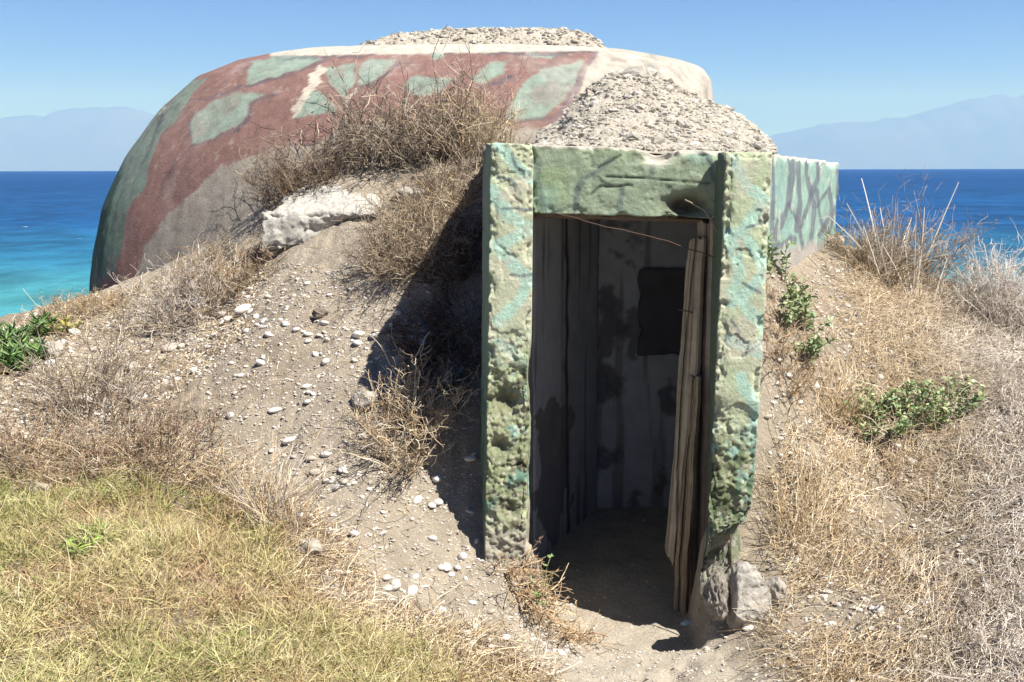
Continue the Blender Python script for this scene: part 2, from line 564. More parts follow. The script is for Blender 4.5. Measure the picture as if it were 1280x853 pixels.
# ------------------------------------------------------------------ concrete solids
def hexa(c8, n=(10, 10, 10)):
    """c8: corners [x][y][z] order 000,100,010,110,001,101,011,111 (x right, y away, z up). closed surface grid"""
    c8 = np.asarray(c8, float)
    nx, ny, nz = n
    Vs = {}; verts = []; uvw = []; faces = []
    def vid(i, j, k):
        key = (i, j, k)
        if key not in Vs:
            Vs[key] = len(verts); verts.append(key)
        return Vs[key]
    for k in (0, nz):
        for i in range(nx):
            for j in range(ny):
                q = [vid(i, j, k), vid(i + 1, j, k), vid(i + 1, j + 1, k), vid(i, j + 1, k)]
                faces.append(q if k else q[::-1])
    for j in (0, ny):
        for i in range(nx):
            for k in range(nz):
                q = [vid(i, j, k), vid(i + 1, j, k), vid(i + 1, j, k + 1), vid(i, j, k + 1)]
                faces.append(q if j == 0 else q[::-1])
    for i in (0, nx):
        for j in range(ny):
            for k in range(nz):
                q = [vid(i, j, k), vid(i, j + 1, k), vid(i, j + 1, k + 1), vid(i, j, k + 1)]
                faces.append(q if i else q[::-1])
    t = np.array(verts, float) / np.array([nx, ny, nz])
    u, v, w = t[:, 0:1], t[:, 1:2], t[:, 2:3]
    p = 0
    for c in range(8):
        a = (u if c & 1 else 1 - u) * (v if c & 2 else 1 - v) * (w if c & 4 else 1 - w)
        p = p + a * c8[c]
    return p, np.array(faces), t


def chip(p, t, c8, amt, seed, freq=9.0, bow=.35):
    """erode edges: pull vertices near two box edges towards the middle by noisy amounts"""
    c8 = np.asarray(c8); ctr = c8.mean(0)
    size = np.array([np.linalg.norm(c8[1] - c8[0]), np.linalg.norm(c8[2] - c8[0]), np.linalg.norm(c8[4] - c8[0])])
    d = np.minimum(t, 1 - t) * size
    ds = np.sort(d, 1)
    near = np.exp(-((ds[:, 1] / .03) ** 2))
    nz = np.clip(fbm(p, freq, seed, 4, .6) * 1.6 + bow, 0, 1)
    # direction: towards interior in the two near axes only
    ax = np.stack([c8[1] - c8[0], c8[2] - c8[0], c8[4] - c8[0]]) / size[:, None]
    sgn = np.where(t < .5, 1, -1)
    wts = np.exp(-(d / .035) ** 2)
    mv = (sgn * wts) @ ax
    return p + mv * (near * nz * amt)[:, None]


BUNK = empty('bunker', (0.5, 6.0, 0.0))
tag(BUNK, 'camouflage painted concrete bunker with rounded roof and open doorway in a dirt mound', 'bunker')

OLIVE = np.array([.42, .46, .31]); TURQ = np.array([.31, .50, .43]); GREEN = np.array([.22, .29, .18]); GREY = np.array([.36, .34, .30])
CREAM = np.array([.60, .56, .46]); INK = np.array([.07, .09, .10]); REDB = np.array([.20, .12, .105]); DKG = np.array([.045, .10, .075]); MGR = np.array([.23, .30, .25])


def blend(C, m, c):
    m = np.clip(np.asarray(m, float), 0, 1)[:, None]
    return C * (1 - m) + np.asarray(c) * m


def pillar_paint(p, strokes, inks, seed, zlow, patch=0.0):
    x, y = proj(p)
    w = vfbm(p, 14, seed, 3)
    xw, yw = x + w[:, 0] * 5, y + w[:, 1] * 5
    C = np.repeat(OLIVE[None], len(p), 0)
    C = blend(C, sstep(-.1, .35, fbm(p, 5, seed + 3, 4)) * .3, CREAM * .85)
    C = blend(C, sstep(.08, .14, fbm(p, 6, seed + 4, 6, .62)) * .4, GREEN * 1.7)
    C = blend(C, (1 - sstep(0, .5, np.abs((p[:, 2] * 5.3) % 1 - .5) * 12)) * .18, np.array([.2, .2, .15]))
    for s in strokes:
        C = blend(C, (1 - sstep(6, 9, dline(xw, yw, s))) * .7, TURQ * 1.12)
    for s in inks:
        C = blend(C, (1 - sstep(1.2, 3.2, dline(xw, yw, s))) * .8, INK * 1.6)
    er = sstep(.12, .2, fbm(p, 9, seed + 8, 5, .65)) * .75
    C = blend(C, er * .6, CREAM * .85)
    C = blend(C, sstep(.22, .3, fbm(p, 26, seed + 28, 4, .65)) * .3, np.array([.30, .29, .21]))
    low = 1 - sstep(zlow - .18, zlow + .1, p[:, 2] + fbm(p, 6, seed + 9, 3) * .15)
    mix = fbm(p, 9, seed + 6, 4, .6)
    Cl = blend(np.repeat(np.array([[.26, .29, .17]]), len(p), 0), sstep(0, .25, mix), np.array([.12, .22, .17]))
    w1, w2, wi = worley(p + vfbm(p, 20, seed) * .01, 38, seed + 28)
    Cl = blend(Cl, sstep(.08, .2, fbm(p, 10, seed + 7, 5, .65)) * .8, np.array([.38, .40, .26]))
    Cl = blend(Cl, sstep(.1, .18, fbm(p, 8, seed + 37, 5, .65)) * .8, TURQ * .9)
    Cl = blend(Cl, (w1 < .45) * (wi > .1) * .6, np.array([.46, .43, .36]))
    Cl = blend(Cl, sstep(.18, .3, fbm(p, 13, seed + 17, 4, .65)) * .85, np.array([.10, .09, .06]))
    C = C * (1 - low[:, None]) + Cl * low[:, None]
    base = 1 - sstep(.42, .58, p[:, 2] + fbm(p, 8, seed + 2, 3) * .12)
    return blend(C, base * .8, np.array([.34, .31, .26]))


def erode(p, amp_hi, amp_lo, zlow, seed, axis_dir=(0, 1, 0)):
    """push the surface inwards (away from viewer) in pits, much more on the crumbled lower part"""
    low = 1 - sstep(zlow - .15, zlow + .12, p[:, 2] + fbm(p, 6, seed + 9, 3) * .15)
    n = fbm(p, 10, seed, 5, .62); pit = sstep(-.05, .5, n)
    n2 = fbm(p, 34, seed + 4, 4, .7)
    rg = 1 - np.abs(fbm(p, 17, seed + 6, 4, .6)) * 3
    spall = sstep(.17, .19, fbm(p, 6, seed + 12, 5, .62))
    lay = fbm(p, 5.5, seed + 14, 5, .6) * 5.0
    terr = (np.floor(lay) + sstep(.35, .65, lay - np.floor(lay))) / 5.0
    w1, w2, wi = worley(p + vfbm(p, 20, seed + 2) * .01, 38, seed)
    st = np.clip(1 - w1 * 1.5, 0, 1) * (wi > -.2)
    a = amp_hi * (.06 * n2 + spall * .8) + low * (.02 + amp_lo * np.clip(terr + .25, 0, 1) * .8 + .010 * n2 - .012 * st)
    return a, low


def box_corners(fl, fr, bl, br, ztop_pts=None):
    """fl, fr, bl, br: (bottom point, top point)"""
    return [fl[0], fr[0], bl[0], br[0], fl[1], fr[1], bl[1], br[1]]


def PZ(px, D, z):
    """world x for a column at distance D, at height z"""
    q = P(px, 426.5, D); d = ray(px, 426.5)
    # solve with both y=D and z=z for x
    A = (px - 640.0) / FPX
    w = (np.array([0, D, z - EYE[2]]) @ _f)
    x = (A * w - D * _r[1] - (z - EYE[2]) * _r[2]) / (_r[0] - A * 0)
    return np.array([x, D, z])


def ztop(py, px, D):
    return P(px, py, D)[2]


# left pillar
zA = ztop(178, 613, 4.6); zB = ztop(181, 668, 4.6)
c8 = [PZ(604, 4.36, -.12), PZ(659, 4.36, -.12), PZ(596, 4.85, -.12), PZ(662, 4.82, -.12), PZ(613, 4.6, zA), PZ(667, 4.6, zB), PZ(606, 4.85, zA), PZ(667, 4.85, zB)]
p, F, t = hexa(c8, (44, 22, 430))
p = chip(p, t, c8, .022, 21, 14, .15)
a, low = erode(p, .006, .05, 1.28, 33)
front = np.exp(-t[:, 1] * 3)
x, y = proj(p)
hol = sum(np.exp(-((x - hx) / hr) ** 2 - ((y - hy) / (hr * .9)) ** 2) * hd for hx, hy, hr, hd in ((630, 503, 17, .06), (622, 560, 11, .035), (648, 585, 10, .03), (634, 640, 12, .03), (655, 470, 9, .02)))
a = a + hol * (1 + .5 * fbm(p, 14, 3, 3))
p[:, 1] += a * front * np.where(t[:, 1] < .5, 1, 0.3)
p[:, 0] += (t[:, 0] > .9) * -low * .022 * np.clip(fbm(p, 8, 3, 3) + .5, 0, 1)
p += vfbm(p, 45, 5) * .0015
C = pillar_paint(p, [[(624, 182), (646, 209), (668, 224)], [(616, 239), (635, 272), (668, 288), (620, 306), (635, 325), (661, 348), (650, 378), (624, 400)], [(622, 430), (655, 455)]],
                 [[(641, 192), (645, 207), (655, 216)], [(622, 222), (640, 226), (650, 240)], [(638, 343), (668, 344)], [(628, 262), (665, 262)]], 5, 1.30)
C = blend(C, hol * 13, np.array([.13, .115, .075]))
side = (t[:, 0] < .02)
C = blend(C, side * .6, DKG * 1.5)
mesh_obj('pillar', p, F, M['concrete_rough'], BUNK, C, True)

# right pillar
zC = ztop(190, 908, 4.47); zD = ztop(190, 966, 4.47)
c8 = [PZ(880, 4.24, .0), PZ(934, 4.22, .0), PZ(884, 4.80, .0), PZ(930, 4.80, .0), PZ(907, 4.47, zC), PZ(966, 4.47, zD), PZ(884, 4.82, zC), PZ(960, 4.82, zD)]
p, F, t = hexa(c8, (46, 34, 430))
p = chip(p, t, c8, .03, 55, 14, .2)
a, low = erode(p, .007, .06, .98, 77)
a = a + (1 - sstep(.30, .46, p[:, 2] + .05 * fbm(p, 9, 6, 3))) * .11
p[:, 1] += a * np.exp(-t[:, 1] * 3)
bt = (1 - sstep(.3, .8, p[:, 2]))
p[:, 0] -= bt * t[:, 0] * .05 * (1 + fbm(p, 9, 8, 3))
ls = 1 - sstep(.35, .62, p[:, 2])
p[:, 2] += ls * (t[:, 0]) * .16 + ls * .05 * fbm(p, 12, 4, 3)
p += vfbm(p, 45, 15) * .002
C = pillar_paint(p, [[(918, 200), (935, 235), (957, 250), (925, 290), (950, 320), (960, 340), (925, 375), (960, 415), (950, 440), (915, 425)], [(912, 290), (925, 340), (912, 380)], [(925, 470), (950, 520), (925, 560)]],
                 [[(930, 354), (952, 366)], [(950, 400), (954, 410)], [(915, 400), (925, 415)], [(930, 445), (958, 425)], [(935, 282), (958, 276)]], 15, 1.0)
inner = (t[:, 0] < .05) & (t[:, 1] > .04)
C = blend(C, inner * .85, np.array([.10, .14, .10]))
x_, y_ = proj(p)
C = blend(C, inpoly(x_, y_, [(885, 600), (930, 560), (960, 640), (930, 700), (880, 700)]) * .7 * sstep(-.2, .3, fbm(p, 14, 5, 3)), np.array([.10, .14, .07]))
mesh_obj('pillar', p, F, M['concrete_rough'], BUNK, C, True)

# lintel
zb1 = ztop(267, 668, 4.64); zb2 = ztop(274, 900, 4.64)
zt1 = ztop(181, 668, 4.64); zt2 = ztop(189, 900, 4.64)
c8 = [PZ(664, 4.63, zb1), PZ(912, 4.63, zb2), PZ(666, 4.95, zb1 + .02), PZ(905, 4.95, zb2 + .02), PZ(664, 4.63, zt1), PZ(912, 4.63, zt2), PZ(666, 4.95, zt1), PZ(905, 4.95, zt2)]
p, F, t = hexa(c8, (120, 20, 46))
p = chip(p, t, c8, .02, 61, 14, .1)
x, y = proj(p)
fr = np.exp(-t[:, 1] * 4)
n = fbm(p, 9, 62, 5, .62)
p[:, 1] += fr * (.004 * sstep(.14, .2, n) + .003 * fbm(p, 30, 6, 3))
notch = np.exp(-((x - 822) / 17) ** 2) * sstep(214, 190, y)
p[:, 1] += fr * notch * .03
p[:, 2] -= notch * .03 * (t[:, 2] > .8)
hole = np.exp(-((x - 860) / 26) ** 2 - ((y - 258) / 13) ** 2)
p[:, 1] += fr * hole * (.09 + .03 * n)
crack = np.exp(-(dline(x, y, [(757, 221), (800, 223), (850, 227), (888, 229)]) / 1.1) ** 2)
crack2 = np.exp(-(dline(x + n * 6, y, [(748, 210), (775, 195)]) / 1.6) ** 2) + np.exp(-(dline(x, y + n * 8, [(738, 246), (752, 236), (790, 232)]) / 1.5) ** 2)
p[:, 1] += fr * (crack + crack2) * .006
C = np.repeat(np.array([[.28, .34, .24]]), len(p), 0)
C = blend(C, sstep(0, .4, fbm(p, 5, 63, 4)) * .7, np.array([.28, .36, .20]))
C = blend(C, sstep(.05, .4, fbm(p, 6, 64, 3)) * .45, TURQ * .8)
w = vfbm(p, 12, 65)
for s, wd in (([(720, 262), (722, 240), (730, 222)], 5), ([(775, 262), (776, 232)], 5), ([(765, 200), (750, 212), (735, 220)], 5), ([(817, 206), (816, 216)], 5), ([(672, 200), (674, 235), (680, 262)], 5), ([(885, 190), (892, 225)], 5)):
    C = blend(C, (1 - sstep(wd * .5, wd, dline(x + w[:, 0] * 4, y + w[:, 1] * 4, s))) * .6, np.array([.10, .14, .14]))
C = blend(C, notch * 1.6, np.array([.56, .52, .44]))
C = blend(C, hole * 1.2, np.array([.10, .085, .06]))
C = blend(C, np.clip(crack + crack2, 0, 1) * .65, np.array([.03, .03, .025]))
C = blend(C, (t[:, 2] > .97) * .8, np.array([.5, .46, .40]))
mesh_obj('lintel', p, F, M['concrete_rough'], BUNK, C, True)


def slab(name, c8, n, col, material, chipamt=.02, seed=1, amp=.004, parent=BUNK, colf=None, label=None):
    p, F, t = hexa(c8, n)
    p = chip(p, t, c8, chipamt, seed)
    p += vfbm(p, 9, seed + 1) * amp
    C = np.repeat(np.asarray(col)[None], len(p), 0)
    if colf:
        C = colf(p, t, C)
    o = mesh_obj(name, p, F, material, parent, C, True)
    if label: o['label'] = label
    return o


def vbox(x0, x1, y0, y1, z0, z1):
    return [(x, y, z) for z in (z0, z1) for y in (y0, y1) for x in (x0, x1)]


# outer left wall of the passage (its sunny top edge throws the big shadow on the mound)
slab('outer_wall', [(-.16, 4.86, -.1), (.06, 4.86, -.1), (-.17, 6.95, -.1), (.06, 6.95, -.1), (-.135, 4.86, zA - .01), (.06, 4.86, zA - .01), (-.16, 6.95, zA - .02), (.06, 6.95, zA - .02)], (8, 60, 60), GREY * .7, M['concrete'], seed=70)
# passage walls
LW0, LW1 = np.array([.122, 5.30]), np.array([.53, 6.20])
slab('inner_wall', [(.0, 4.87, -.1), (.05, 4.87, -.1), (.05, 5.3, -.1), (.11, 5.3, -.1), (.0, 4.87, 2.), (.05, 4.87, 2.), (.05, 5.3, 2.), (.11, 5.3, 2.)], (2, 20, 40), GREY, M['plaster'], .004, 69, .003)


def plaster(seed, shapes=()):
    def f(p, t, C):
        C = np.repeat(np.array([[.34, .355, .37]]), len(p), 0)
        n = fbm(p, 2.6, seed, 5, .6)
        x, y = proj(p)
        C = blend(C, sstep(.16, .26, n) * .75, np.array([.09, .09, .09]))
        C = blend(C, sstep(.15, .3, fbm(p * np.array([4, 4, .35]), 3, seed + 1, 4)) * .6, np.array([.13, .12, .10]))
        w = vfbm(p, 7, seed + 2)
        for poly in shapes:
            w9 = vfbm(p, 30, seed + 9)
            C = blend(C, spoly(x + w[:, 0] * 26 + w9[:, 0] * 8, y + w[:, 2] * 26 + w9[:, 2] * 8, poly, 5) * .8, np.array([.085, .085, .085]))
        return C
    return f


def lwcol(p, t, C):
    x, y = proj(p)
    w = fbm(p, 6, 7, 4)
    C = np.repeat(np.array([[.42, .42, .41]]), len(p), 0)
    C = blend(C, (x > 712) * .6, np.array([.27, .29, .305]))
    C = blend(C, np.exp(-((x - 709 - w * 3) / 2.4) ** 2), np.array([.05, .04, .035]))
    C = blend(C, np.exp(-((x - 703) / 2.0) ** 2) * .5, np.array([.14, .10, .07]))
    st = fbm(p * np.array([5, 5, .3]), 4, 12, 4)
    C = blend(C, sstep(.12, .35, st) * .7, np.array([.15, .13, .11]))
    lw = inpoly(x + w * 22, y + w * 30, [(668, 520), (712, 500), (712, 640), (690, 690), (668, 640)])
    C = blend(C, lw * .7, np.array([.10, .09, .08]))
    return C


slab('inner_wall', [(LW0[0] - .03, LW0[1], -.1), (LW0[0], LW0[1], -.1), (LW1[0] - .03, LW1[1], -.1), (LW1[0], LW1[1], -.1), (LW0[0] - .03, LW0[1], 2.0), (LW0[0], LW0[1], 2.0), (LW1[0] - .03, LW1[1], 2.0), (LW1[0], LW1[1], 2.0)],
     (2, 110, 160), GREY, M['plaster'], .004, 71, .004, colf=lwcol)
slab('inner_wall', vbox(.4, 1.6, 6.22, 6.35, -.1, 2.0), (150, 3, 200), GREY, M['plaster'], .004, 72, .004,
     colf=plaster(73, [[(735, 470), (745, 445), (785, 470), (770, 495), (745, 505)], [(750, 360), (775, 355), (775, 440), (745, 450)], [(825, 490), (850, 480), (850, 530), (830, 525)], [(740, 555), (775, 560), (770, 580), (745, 575)], [(795, 610), (806, 605), (806, 640), (797, 635)], [(770, 680), (800, 682), (795, 692), (770, 690)]]))
slab('inner_wall', [(.97, 4.86, -.1), (1.05, 4.86, -.1), (1.22, 6.22, -.1), (1.30, 6.22, -.1), (.97, 4.86, 2.0), (1.05, 4.86, 2.0), (1.22, 6.22, 2.0), (1.30, 6.22, 2.0)], (3, 20, 30), GREY, M['plaster'], .004, 74, .004, colf=plaster(75))
# thin flat panel on the back wall, coloured dark for a niche's shade
wn = slab('niche_shade_panel', [P(797, 445, 6.2), P(900, 445, 6.2), P(797, 445, 6.215), P(900, 445, 6.215), P(797, 335, 6.2), P(900, 335, 6.2), P(797, 335, 6.215), P(900, 335, 6.215)], (20, 2, 20), (.085, .085, .09), M['plaster'], .03, 76, .01)
wn['label'] = 'thin flat panel coloured dark as the shade of a square recess in the back wall'
# roof slab and sloping roof over the passage
slab('roof', [(.06, 4.96, 1.99), (1.16, 4.96, 1.97), (.06, 6.95, 1.99), (1.62, 6.95, 1.97), (.06, 4.96, zA - .02), (1.16, 4.96, zC - .02), (.06, 6.95, zA - .03), (1.62, 6.95, zC - .03)], (30, 50, 6), (.45, .42, .36), M['concrete_rough'], .01, 80)

# side wall running back on the right
slab('outer_wall', [PZ(890, 4.84, .2), PZ(918, 4.84, .2), PZ(890, 5.6, .5), PZ(918, 5.6, .5), PZ(930, 4.84, 2.14), PZ(958, 4.84, 2.14), PZ(930, 5.6, 2.14), PZ(963, 5.6, 2.14)], (8, 30, 60), GREY, M['concrete'], seed=88)
zE = ztop(191, 966, 5.5); zF = ztop(204, 1050, 7.4)
a0, a1 = PZ(962, 5.45, zE), PZ(1050, 7.4, zF)
dv_ = (a1 - a0)[:2]; dv_ /= np.linalg.norm(dv_); nn = np.array([-dv_[1], dv_[0]])  # towards the passage
th = .24
b0 = np.array([*(a0[:2] + nn * th), zE]); b1 = np.array([*(a1[:2] + nn * th), zF])


def dn(v, z): return np.array([v[0], v[1], z])


c8 = [dn(b0, 1.0), dn(a0, 1.0), dn(b1, 1.0), dn(a1, 1.0), b0, a0, b1, a1]
p, F, t = hexa(c8, (8, 190, 120))
p = chip(p, t, c8, .03, 90)
p += vfbm(p, 5, 91) * .008 + vfbm(p, 18, 92) * .004
x, y = proj(p)
w = vfbm(p, 6, 93)
xw, yw = x + w[:, 0] * 3, y + w[:, 1] * 6
C = np.repeat(np.array([[.27, .39, .33]]), len(p), 0)
C = blend(C, sstep(0, .4, fbm(p, 5, 94, 4)) * .5, np.array([.22, .35, .33]))


def cr7(pts): return [(860 + a / 2.133, 100 + b / 2.133) for a, b in pts]


for s, wd in (([(235, 470), (238, 400), (265, 330), (278, 250), (270, 195)], 6), ([(265, 330), (295, 380), (312, 470)], 4), ([(290, 200), (298, 330), (290, 400)], 5),
              ([(330, 450), (335, 330), (318, 250), (320, 200)], 4.5), ([(300, 390), (345, 260), (350, 200)], 4), ([(345, 340), (378, 290), (382, 360), (350, 420)], 4), ([(400, 240), (397, 330), (372, 420)], 3.5),
              ([(222, 200), (228, 330), (222, 470)], 4), ([(250, 440), (280, 420)], 7), ([(340, 290), (360, 400)], 3.5)):
    C = blend(C, (1 - sstep(wd * .45, wd * .8, dline(xw, yw, cr7(s)))) * .75, np.array([.13, .13, .16]))
C = blend(C, (1 - sstep(8, 16, y - 185)) * (x < 985) * .6, np.array([.30, .19, .18]))
C = blend(C, sstep(310, 322, y + w[:, 2] * 8 + (x - 965) * .25), np.array([.38, .35, .31]))
C = blend(C, sstep(.25, .5, fbm(p, 14, 97, 4)) * .5, CREAM)
C = blend(C, (t[:, 2] > .985) * .9, np.array([.55, .52, .45]))
mesh_obj('side_wall', p, F, M['concrete'], BUNK, C, True)

# ------------------------------------------------------------------ dome
CY = 8.55
left = [(131, 360), (132, 340), (135, 310), (148, 255), (174, 195), (213, 140), (255, 101), (303, 80), (348, 70), (420, 66)]
right = [(886, 150), (886, 128), (885, 105), (876, 90), (850, 81), (800, 70), (750, 62), (700, 62)]
lp = P(np.array([a for a, _ in left], float), np.array([b for _, b in left], float), CY)
rp = P(np.array([a for a, _ in right], float), np.array([b for _, b in right], float), CY)
zmax = 3.0
K = 170
tt = np.linspace(0, 1, K)
zs = .6 + (zmax - .6) * np.sin(tt * math.pi / 2) ** .85
xl = np.interp(zs, lp[:, 2], lp[:, 0], left=lp[0, 0])
xr = np.interp(zs, rp[:, 2], rp[:, 0], left=rp[0, 0] + .02)
# smooth the profile a little
ker = np.ones(5) / 5
xl[2:-2] = np.convolve(xl, ker, 'valid'); xr[2:-2] = np.convolve(xr, ker, 'valid')
zr = np.clip((zs - 1.2) / (zmax - 1.2), 0, 1)
bf_ = 1.75 - 1.15 * (1 - np.sqrt(np.clip(1 - zr ** 2.4, 0, 1)))
bb = bf_ * .9
Mn = 900
th_ = np.linspace(0, 2 * math.pi, Mn, endpoint=False)
th_ = th_ - .25 * np.sin(2 * th_) * .6
e = 2 / 2.35
cc = np.sign(np.cos(th_)) * np.abs(np.cos(th_)) ** e
ss = np.sign(np.sin(th_)) * np.abs(np.sin(th_)) ** e
cxm = -.35
Vx = np.where(cc[None] > 0, cxm + (xr[:, None] - cxm) * cc[None], cxm + (cxm - xl[:, None]) * cc[None])
Vy = CY + np.where(ss[None] < 0, bf_[:, None] * ss[None], bb[:, None] * ss[None])
Vz = np.repeat(zs[:, None], Mn, 1)
V = np.stack([Vx, Vy, Vz], -1).reshape(-1, 3)
V += vfbm(V, 1.6, 40) * .015 + vfbm(V, 9, 41) * .0035
nring = len(V)
# close the top
V = np.concatenate([V, [[-.6, CY, zmax + .01]]])
F4 = gridfaces(K, Mn, wrap=True)
j = np.arange(Mn)
F3 = np.stack([(K - 1) * Mn + j, (K - 1) * Mn + (j + 1) % Mn, np.full(Mn, nring)], 1)
x, y = proj(V)
w = vfbm(V, 3.2, 42)
w2 = vfbm(V, 18, 43)
xw = x + w[:, 0] * 5 + w2[:, 0] * 3; yw = y + w[:, 1] * 5 + w2[:, 1] * 3
C = np.repeat(REDB[None], len(V), 0)
C = blend(C, sstep(-.2, .4, fbm(V, 2.5, 44, 4)) * .4, REDB * 1.35)
GP1 = [[(262, 96), (236, 121), (219, 151), (198, 172), (186, 206), (181, 235), (160, 261), (152, 300), (143, 340), (128, 345), (136, 280), (150, 220), (160, 180), (190, 134), (232, 100)],
       [(314, 77), (308, 92), (308, 109), (333, 100), (375, 85), (405, 72), (367, 66)],
       [(295, 117), (266, 126), (245, 140), (237, 155), (242, 182), (266, 176), (291, 161), (308, 147), (310, 130), (333, 121)],
       [(394, 113), (365, 147), (418, 143), (424, 138)], [(407, 84), (413, 104), (430, 126), (443, 104), (447, 78)],
       [(451, 88), (447, 109), (468, 104), (496, 76), (460, 76)], [(506, 106), (517, 121), (544, 118), (570, 99), (517, 95)],
       [(592, 99), (615, 80), (634, 76), (630, 91), (600, 106)], [(655, 104), (682, 85), (730, 76), (722, 102), (699, 132), (675, 151), (630, 147), (645, 118)],
       [(530, 62), (560, 66), (556, 74), (545, 76)], [(660, 62), (700, 66), (690, 71), (670, 70)]]
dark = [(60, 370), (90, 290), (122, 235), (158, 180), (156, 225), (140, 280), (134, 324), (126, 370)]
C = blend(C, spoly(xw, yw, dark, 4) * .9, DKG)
for k, g in enumerate(GP1):
    C = blend(C, spoly(xw, yw, g, 1.6) * (.93 - .35 * sstep(.0, .5, fbm(V, 5, 49 + k, 4))), MGR * (1.0 if k != 0 else .8))
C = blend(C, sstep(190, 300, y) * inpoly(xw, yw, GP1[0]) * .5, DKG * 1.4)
C = blend(C, inpoly(xw + w2[:, 2] * 8, yw, [(401, 80), (392, 88), (375, 121), (363, 147), (371, 144), (392, 113), (409, 86)]) * .8, CREAM * .9)
C = blend(C, inpoly(xw + w2[:, 2] * 8, yw, [(430, 126), (440, 118), (449, 96), (444, 120), (436, 132)]) * .6, CREAM * .9)
for s in ([(242, 184), (266, 178), (293, 164), (310, 149), (313, 131), (345, 119)], [(236, 150), (242, 184), (222, 205), (205, 228), (197, 250)], [(308, 111), (333, 102), (375, 87), (410, 73)],
          [(236, 124), (262, 121), (300, 111)], [(205, 145), (185, 190), (170, 215)], [(447, 110), (470, 106), (498, 80)], [(600, 108), (640, 95)], [(640, 150), (690, 150), (715, 120), (731, 82)],
          [(430, 126), (436, 142)], [(345, 72), (480, 67), (600, 66), (750, 65)]):
    C = blend(C, (1 - sstep(.6, 3.6, dline(xw, yw, s))) * (.35 + .4 * sstep(-.3, .3, fbm(V, 4, 52, 3))), np.array([.075, .08, .10]))
# bare concrete at the foot
low_line = np.array([(60, 420), (165, 365), (181, 309), (219, 258), (257, 225), (291, 203), (350, 190), (439, 160), (560, 158), (640, 160), (690, 162)], float)
yl = np.interp(x, low_line[:, 0], low_line[:, 1], right=162)
C = blend(C, sstep(-2, 3, yw - yl + w2[:, 1] * 6), np.array([.275, .25, .215]))
bd = np.array([(60, 752), (66, 748), (85, 736), (105, 729), (130, 713), (155, 691), (200, 660)], float)
xb = np.interp(y, bd[:, 0], bd[:, 1])
C = blend(C, sstep(-1.5, 2.5, xw - xb), np.array([.40, .365, .31]))
C = blend(C, np.exp(-((xw - 815) / 6) ** 2) * (y < 112) * .7, np.array([.20, .21, .20]))
C = blend(C, np.exp(-((x - xb + 3) / 3) ** 2) * (y > 64) * .6, np.array([.18, .16, .18]))
C = blend(C, np.exp(-((x - 812) / 80) ** 2) * sstep(0.1, .4, fbm(V, 8, 47, 4)) * .4, np.array([.60, .55, .42]))
C = blend(C, sstep(.05, .45, fbm(V * np.array([1, 1, .35]), 5, 53, 5)) * .28, np.array([.36, .32, .29]))
C = blend(C, sstep(.1, .5, fbm(V * np.array([2.5, 2.5, .25]), 6, 54, 4)) * .3, np.array([.11, .09, .09]))
# chips of paint
C = blend(C, sstep(.40, .5, fbm(V, 26, 45, 3)) * .35, np.array([.40, .36, .31]))
C = blend(C, np.clip(1 - dline(x, y, [(198, 140), (206, 136)]) / 5, 0, 1) * sstep(-.2, .3, fbm(V, 40, 3, 2)), CREAM)
# cement skin on top
tpm = np.zeros(len(V)); tpm[-Mn * 12 - 1:] = 1
tpm = np.maximum(tpm, sstep(1.5, -1.5, y - (70 - (x - 345) * .016) + w2[:, 0] * 2) * (x > 338) * (x < 760))
C = blend(C, tpm, np.array([.45, .415, .355]))
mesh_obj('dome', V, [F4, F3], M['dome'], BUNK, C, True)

# cement crown on the top of the dome
def heap(name, outline_fn, nx, ny, x0, x1, y0, y1, label, seed, nst, cols, ssz, parent=None, kind='stuff', lowc=(.47, .43, .36), xm=0):
    gx = np.linspace(x0, x1, nx); gy = np.linspace(y0, y1, ny)
    X, Y = np.meshgrid(gx, gy); X = X.ravel(); Y = Y.ravel()
    if xm: X = x0 + (X - x0) / (x1 - x0) * (xm * Y - x0)
    Z = outline_fn(X, Y)
    P0 = np.stack([X, Y, Z], 1)
    Z = Z + .018 * fbm(P0, 12, seed, 4, .65) + .012 * fbm(P0, 40, seed + 2, 3)
    P0[:, 2] = Z
    acc = Acc()
    c = np.repeat(np.array([lowc]), len(P0), 0)
    c = blend(c, sstep(0, .4, fbm(P0, 6, seed + 3, 4)) * .5, np.array([.40, .35, .27]))
    acc.add(P0, gridfaces(ny, nx), c)
    r = np.random.default_rng(seed)
    sx_, sy_ = r.uniform(x0, x1, nst), r.uniform(y0, y1, nst)
    if xm: sx_ = x0 + (sx_ - x0) / (x1 - x0) * (xm * sy_ - x0)
    sz = outline_fn(sx_, sy_)
    s = ssz * np.exp(r.normal(0, .7, nst))
    q = np.stack([sx_, sy_, sz + s * .1], 1)
    scatter_stones(acc, q, s, r, cols, .6)
    o = acc.build(name, M['rubble'], parent)
    if kind: tag(o, label, None, None, kind)
    return o


crownp = np.array([(440, 69), (455, 63), (478, 54), (500, 47), (540, 42), (600, 39), (700, 40), (722, 43), (738, 50), (752, 66)], float)
cw = P(crownp[:, 0], crownp[:, 1], 8.45)


def crown(X, Y):
    top = np.interp(X, cw[:, 0], cw[:, 2])
    f = np.sqrt(np.clip(1 - np.abs((Y - 8.5) / .62) ** 3, 0, 1))
    return 2.93 + (top - 2.93) * f


heap('rubble', crown, 170, 60, cw[0, 0], cw[-1, 0], 7.88, 9.12, 'crust of pale rubble along the very top of the rounded roof', 200, 7000, [(.48, .44, .38), (.42, .38, .31), (.54, .50, .45)], .0055)
hp = np.array([(672, 172), (700, 155), (712, 135), (735, 110), (760, 96), (790, 94), (815, 98), (860, 118), (900, 132), (930, 148), (955, 168), (972, 188)], float)
hw = P(hp[:, 0], hp[:, 1], 6.1)


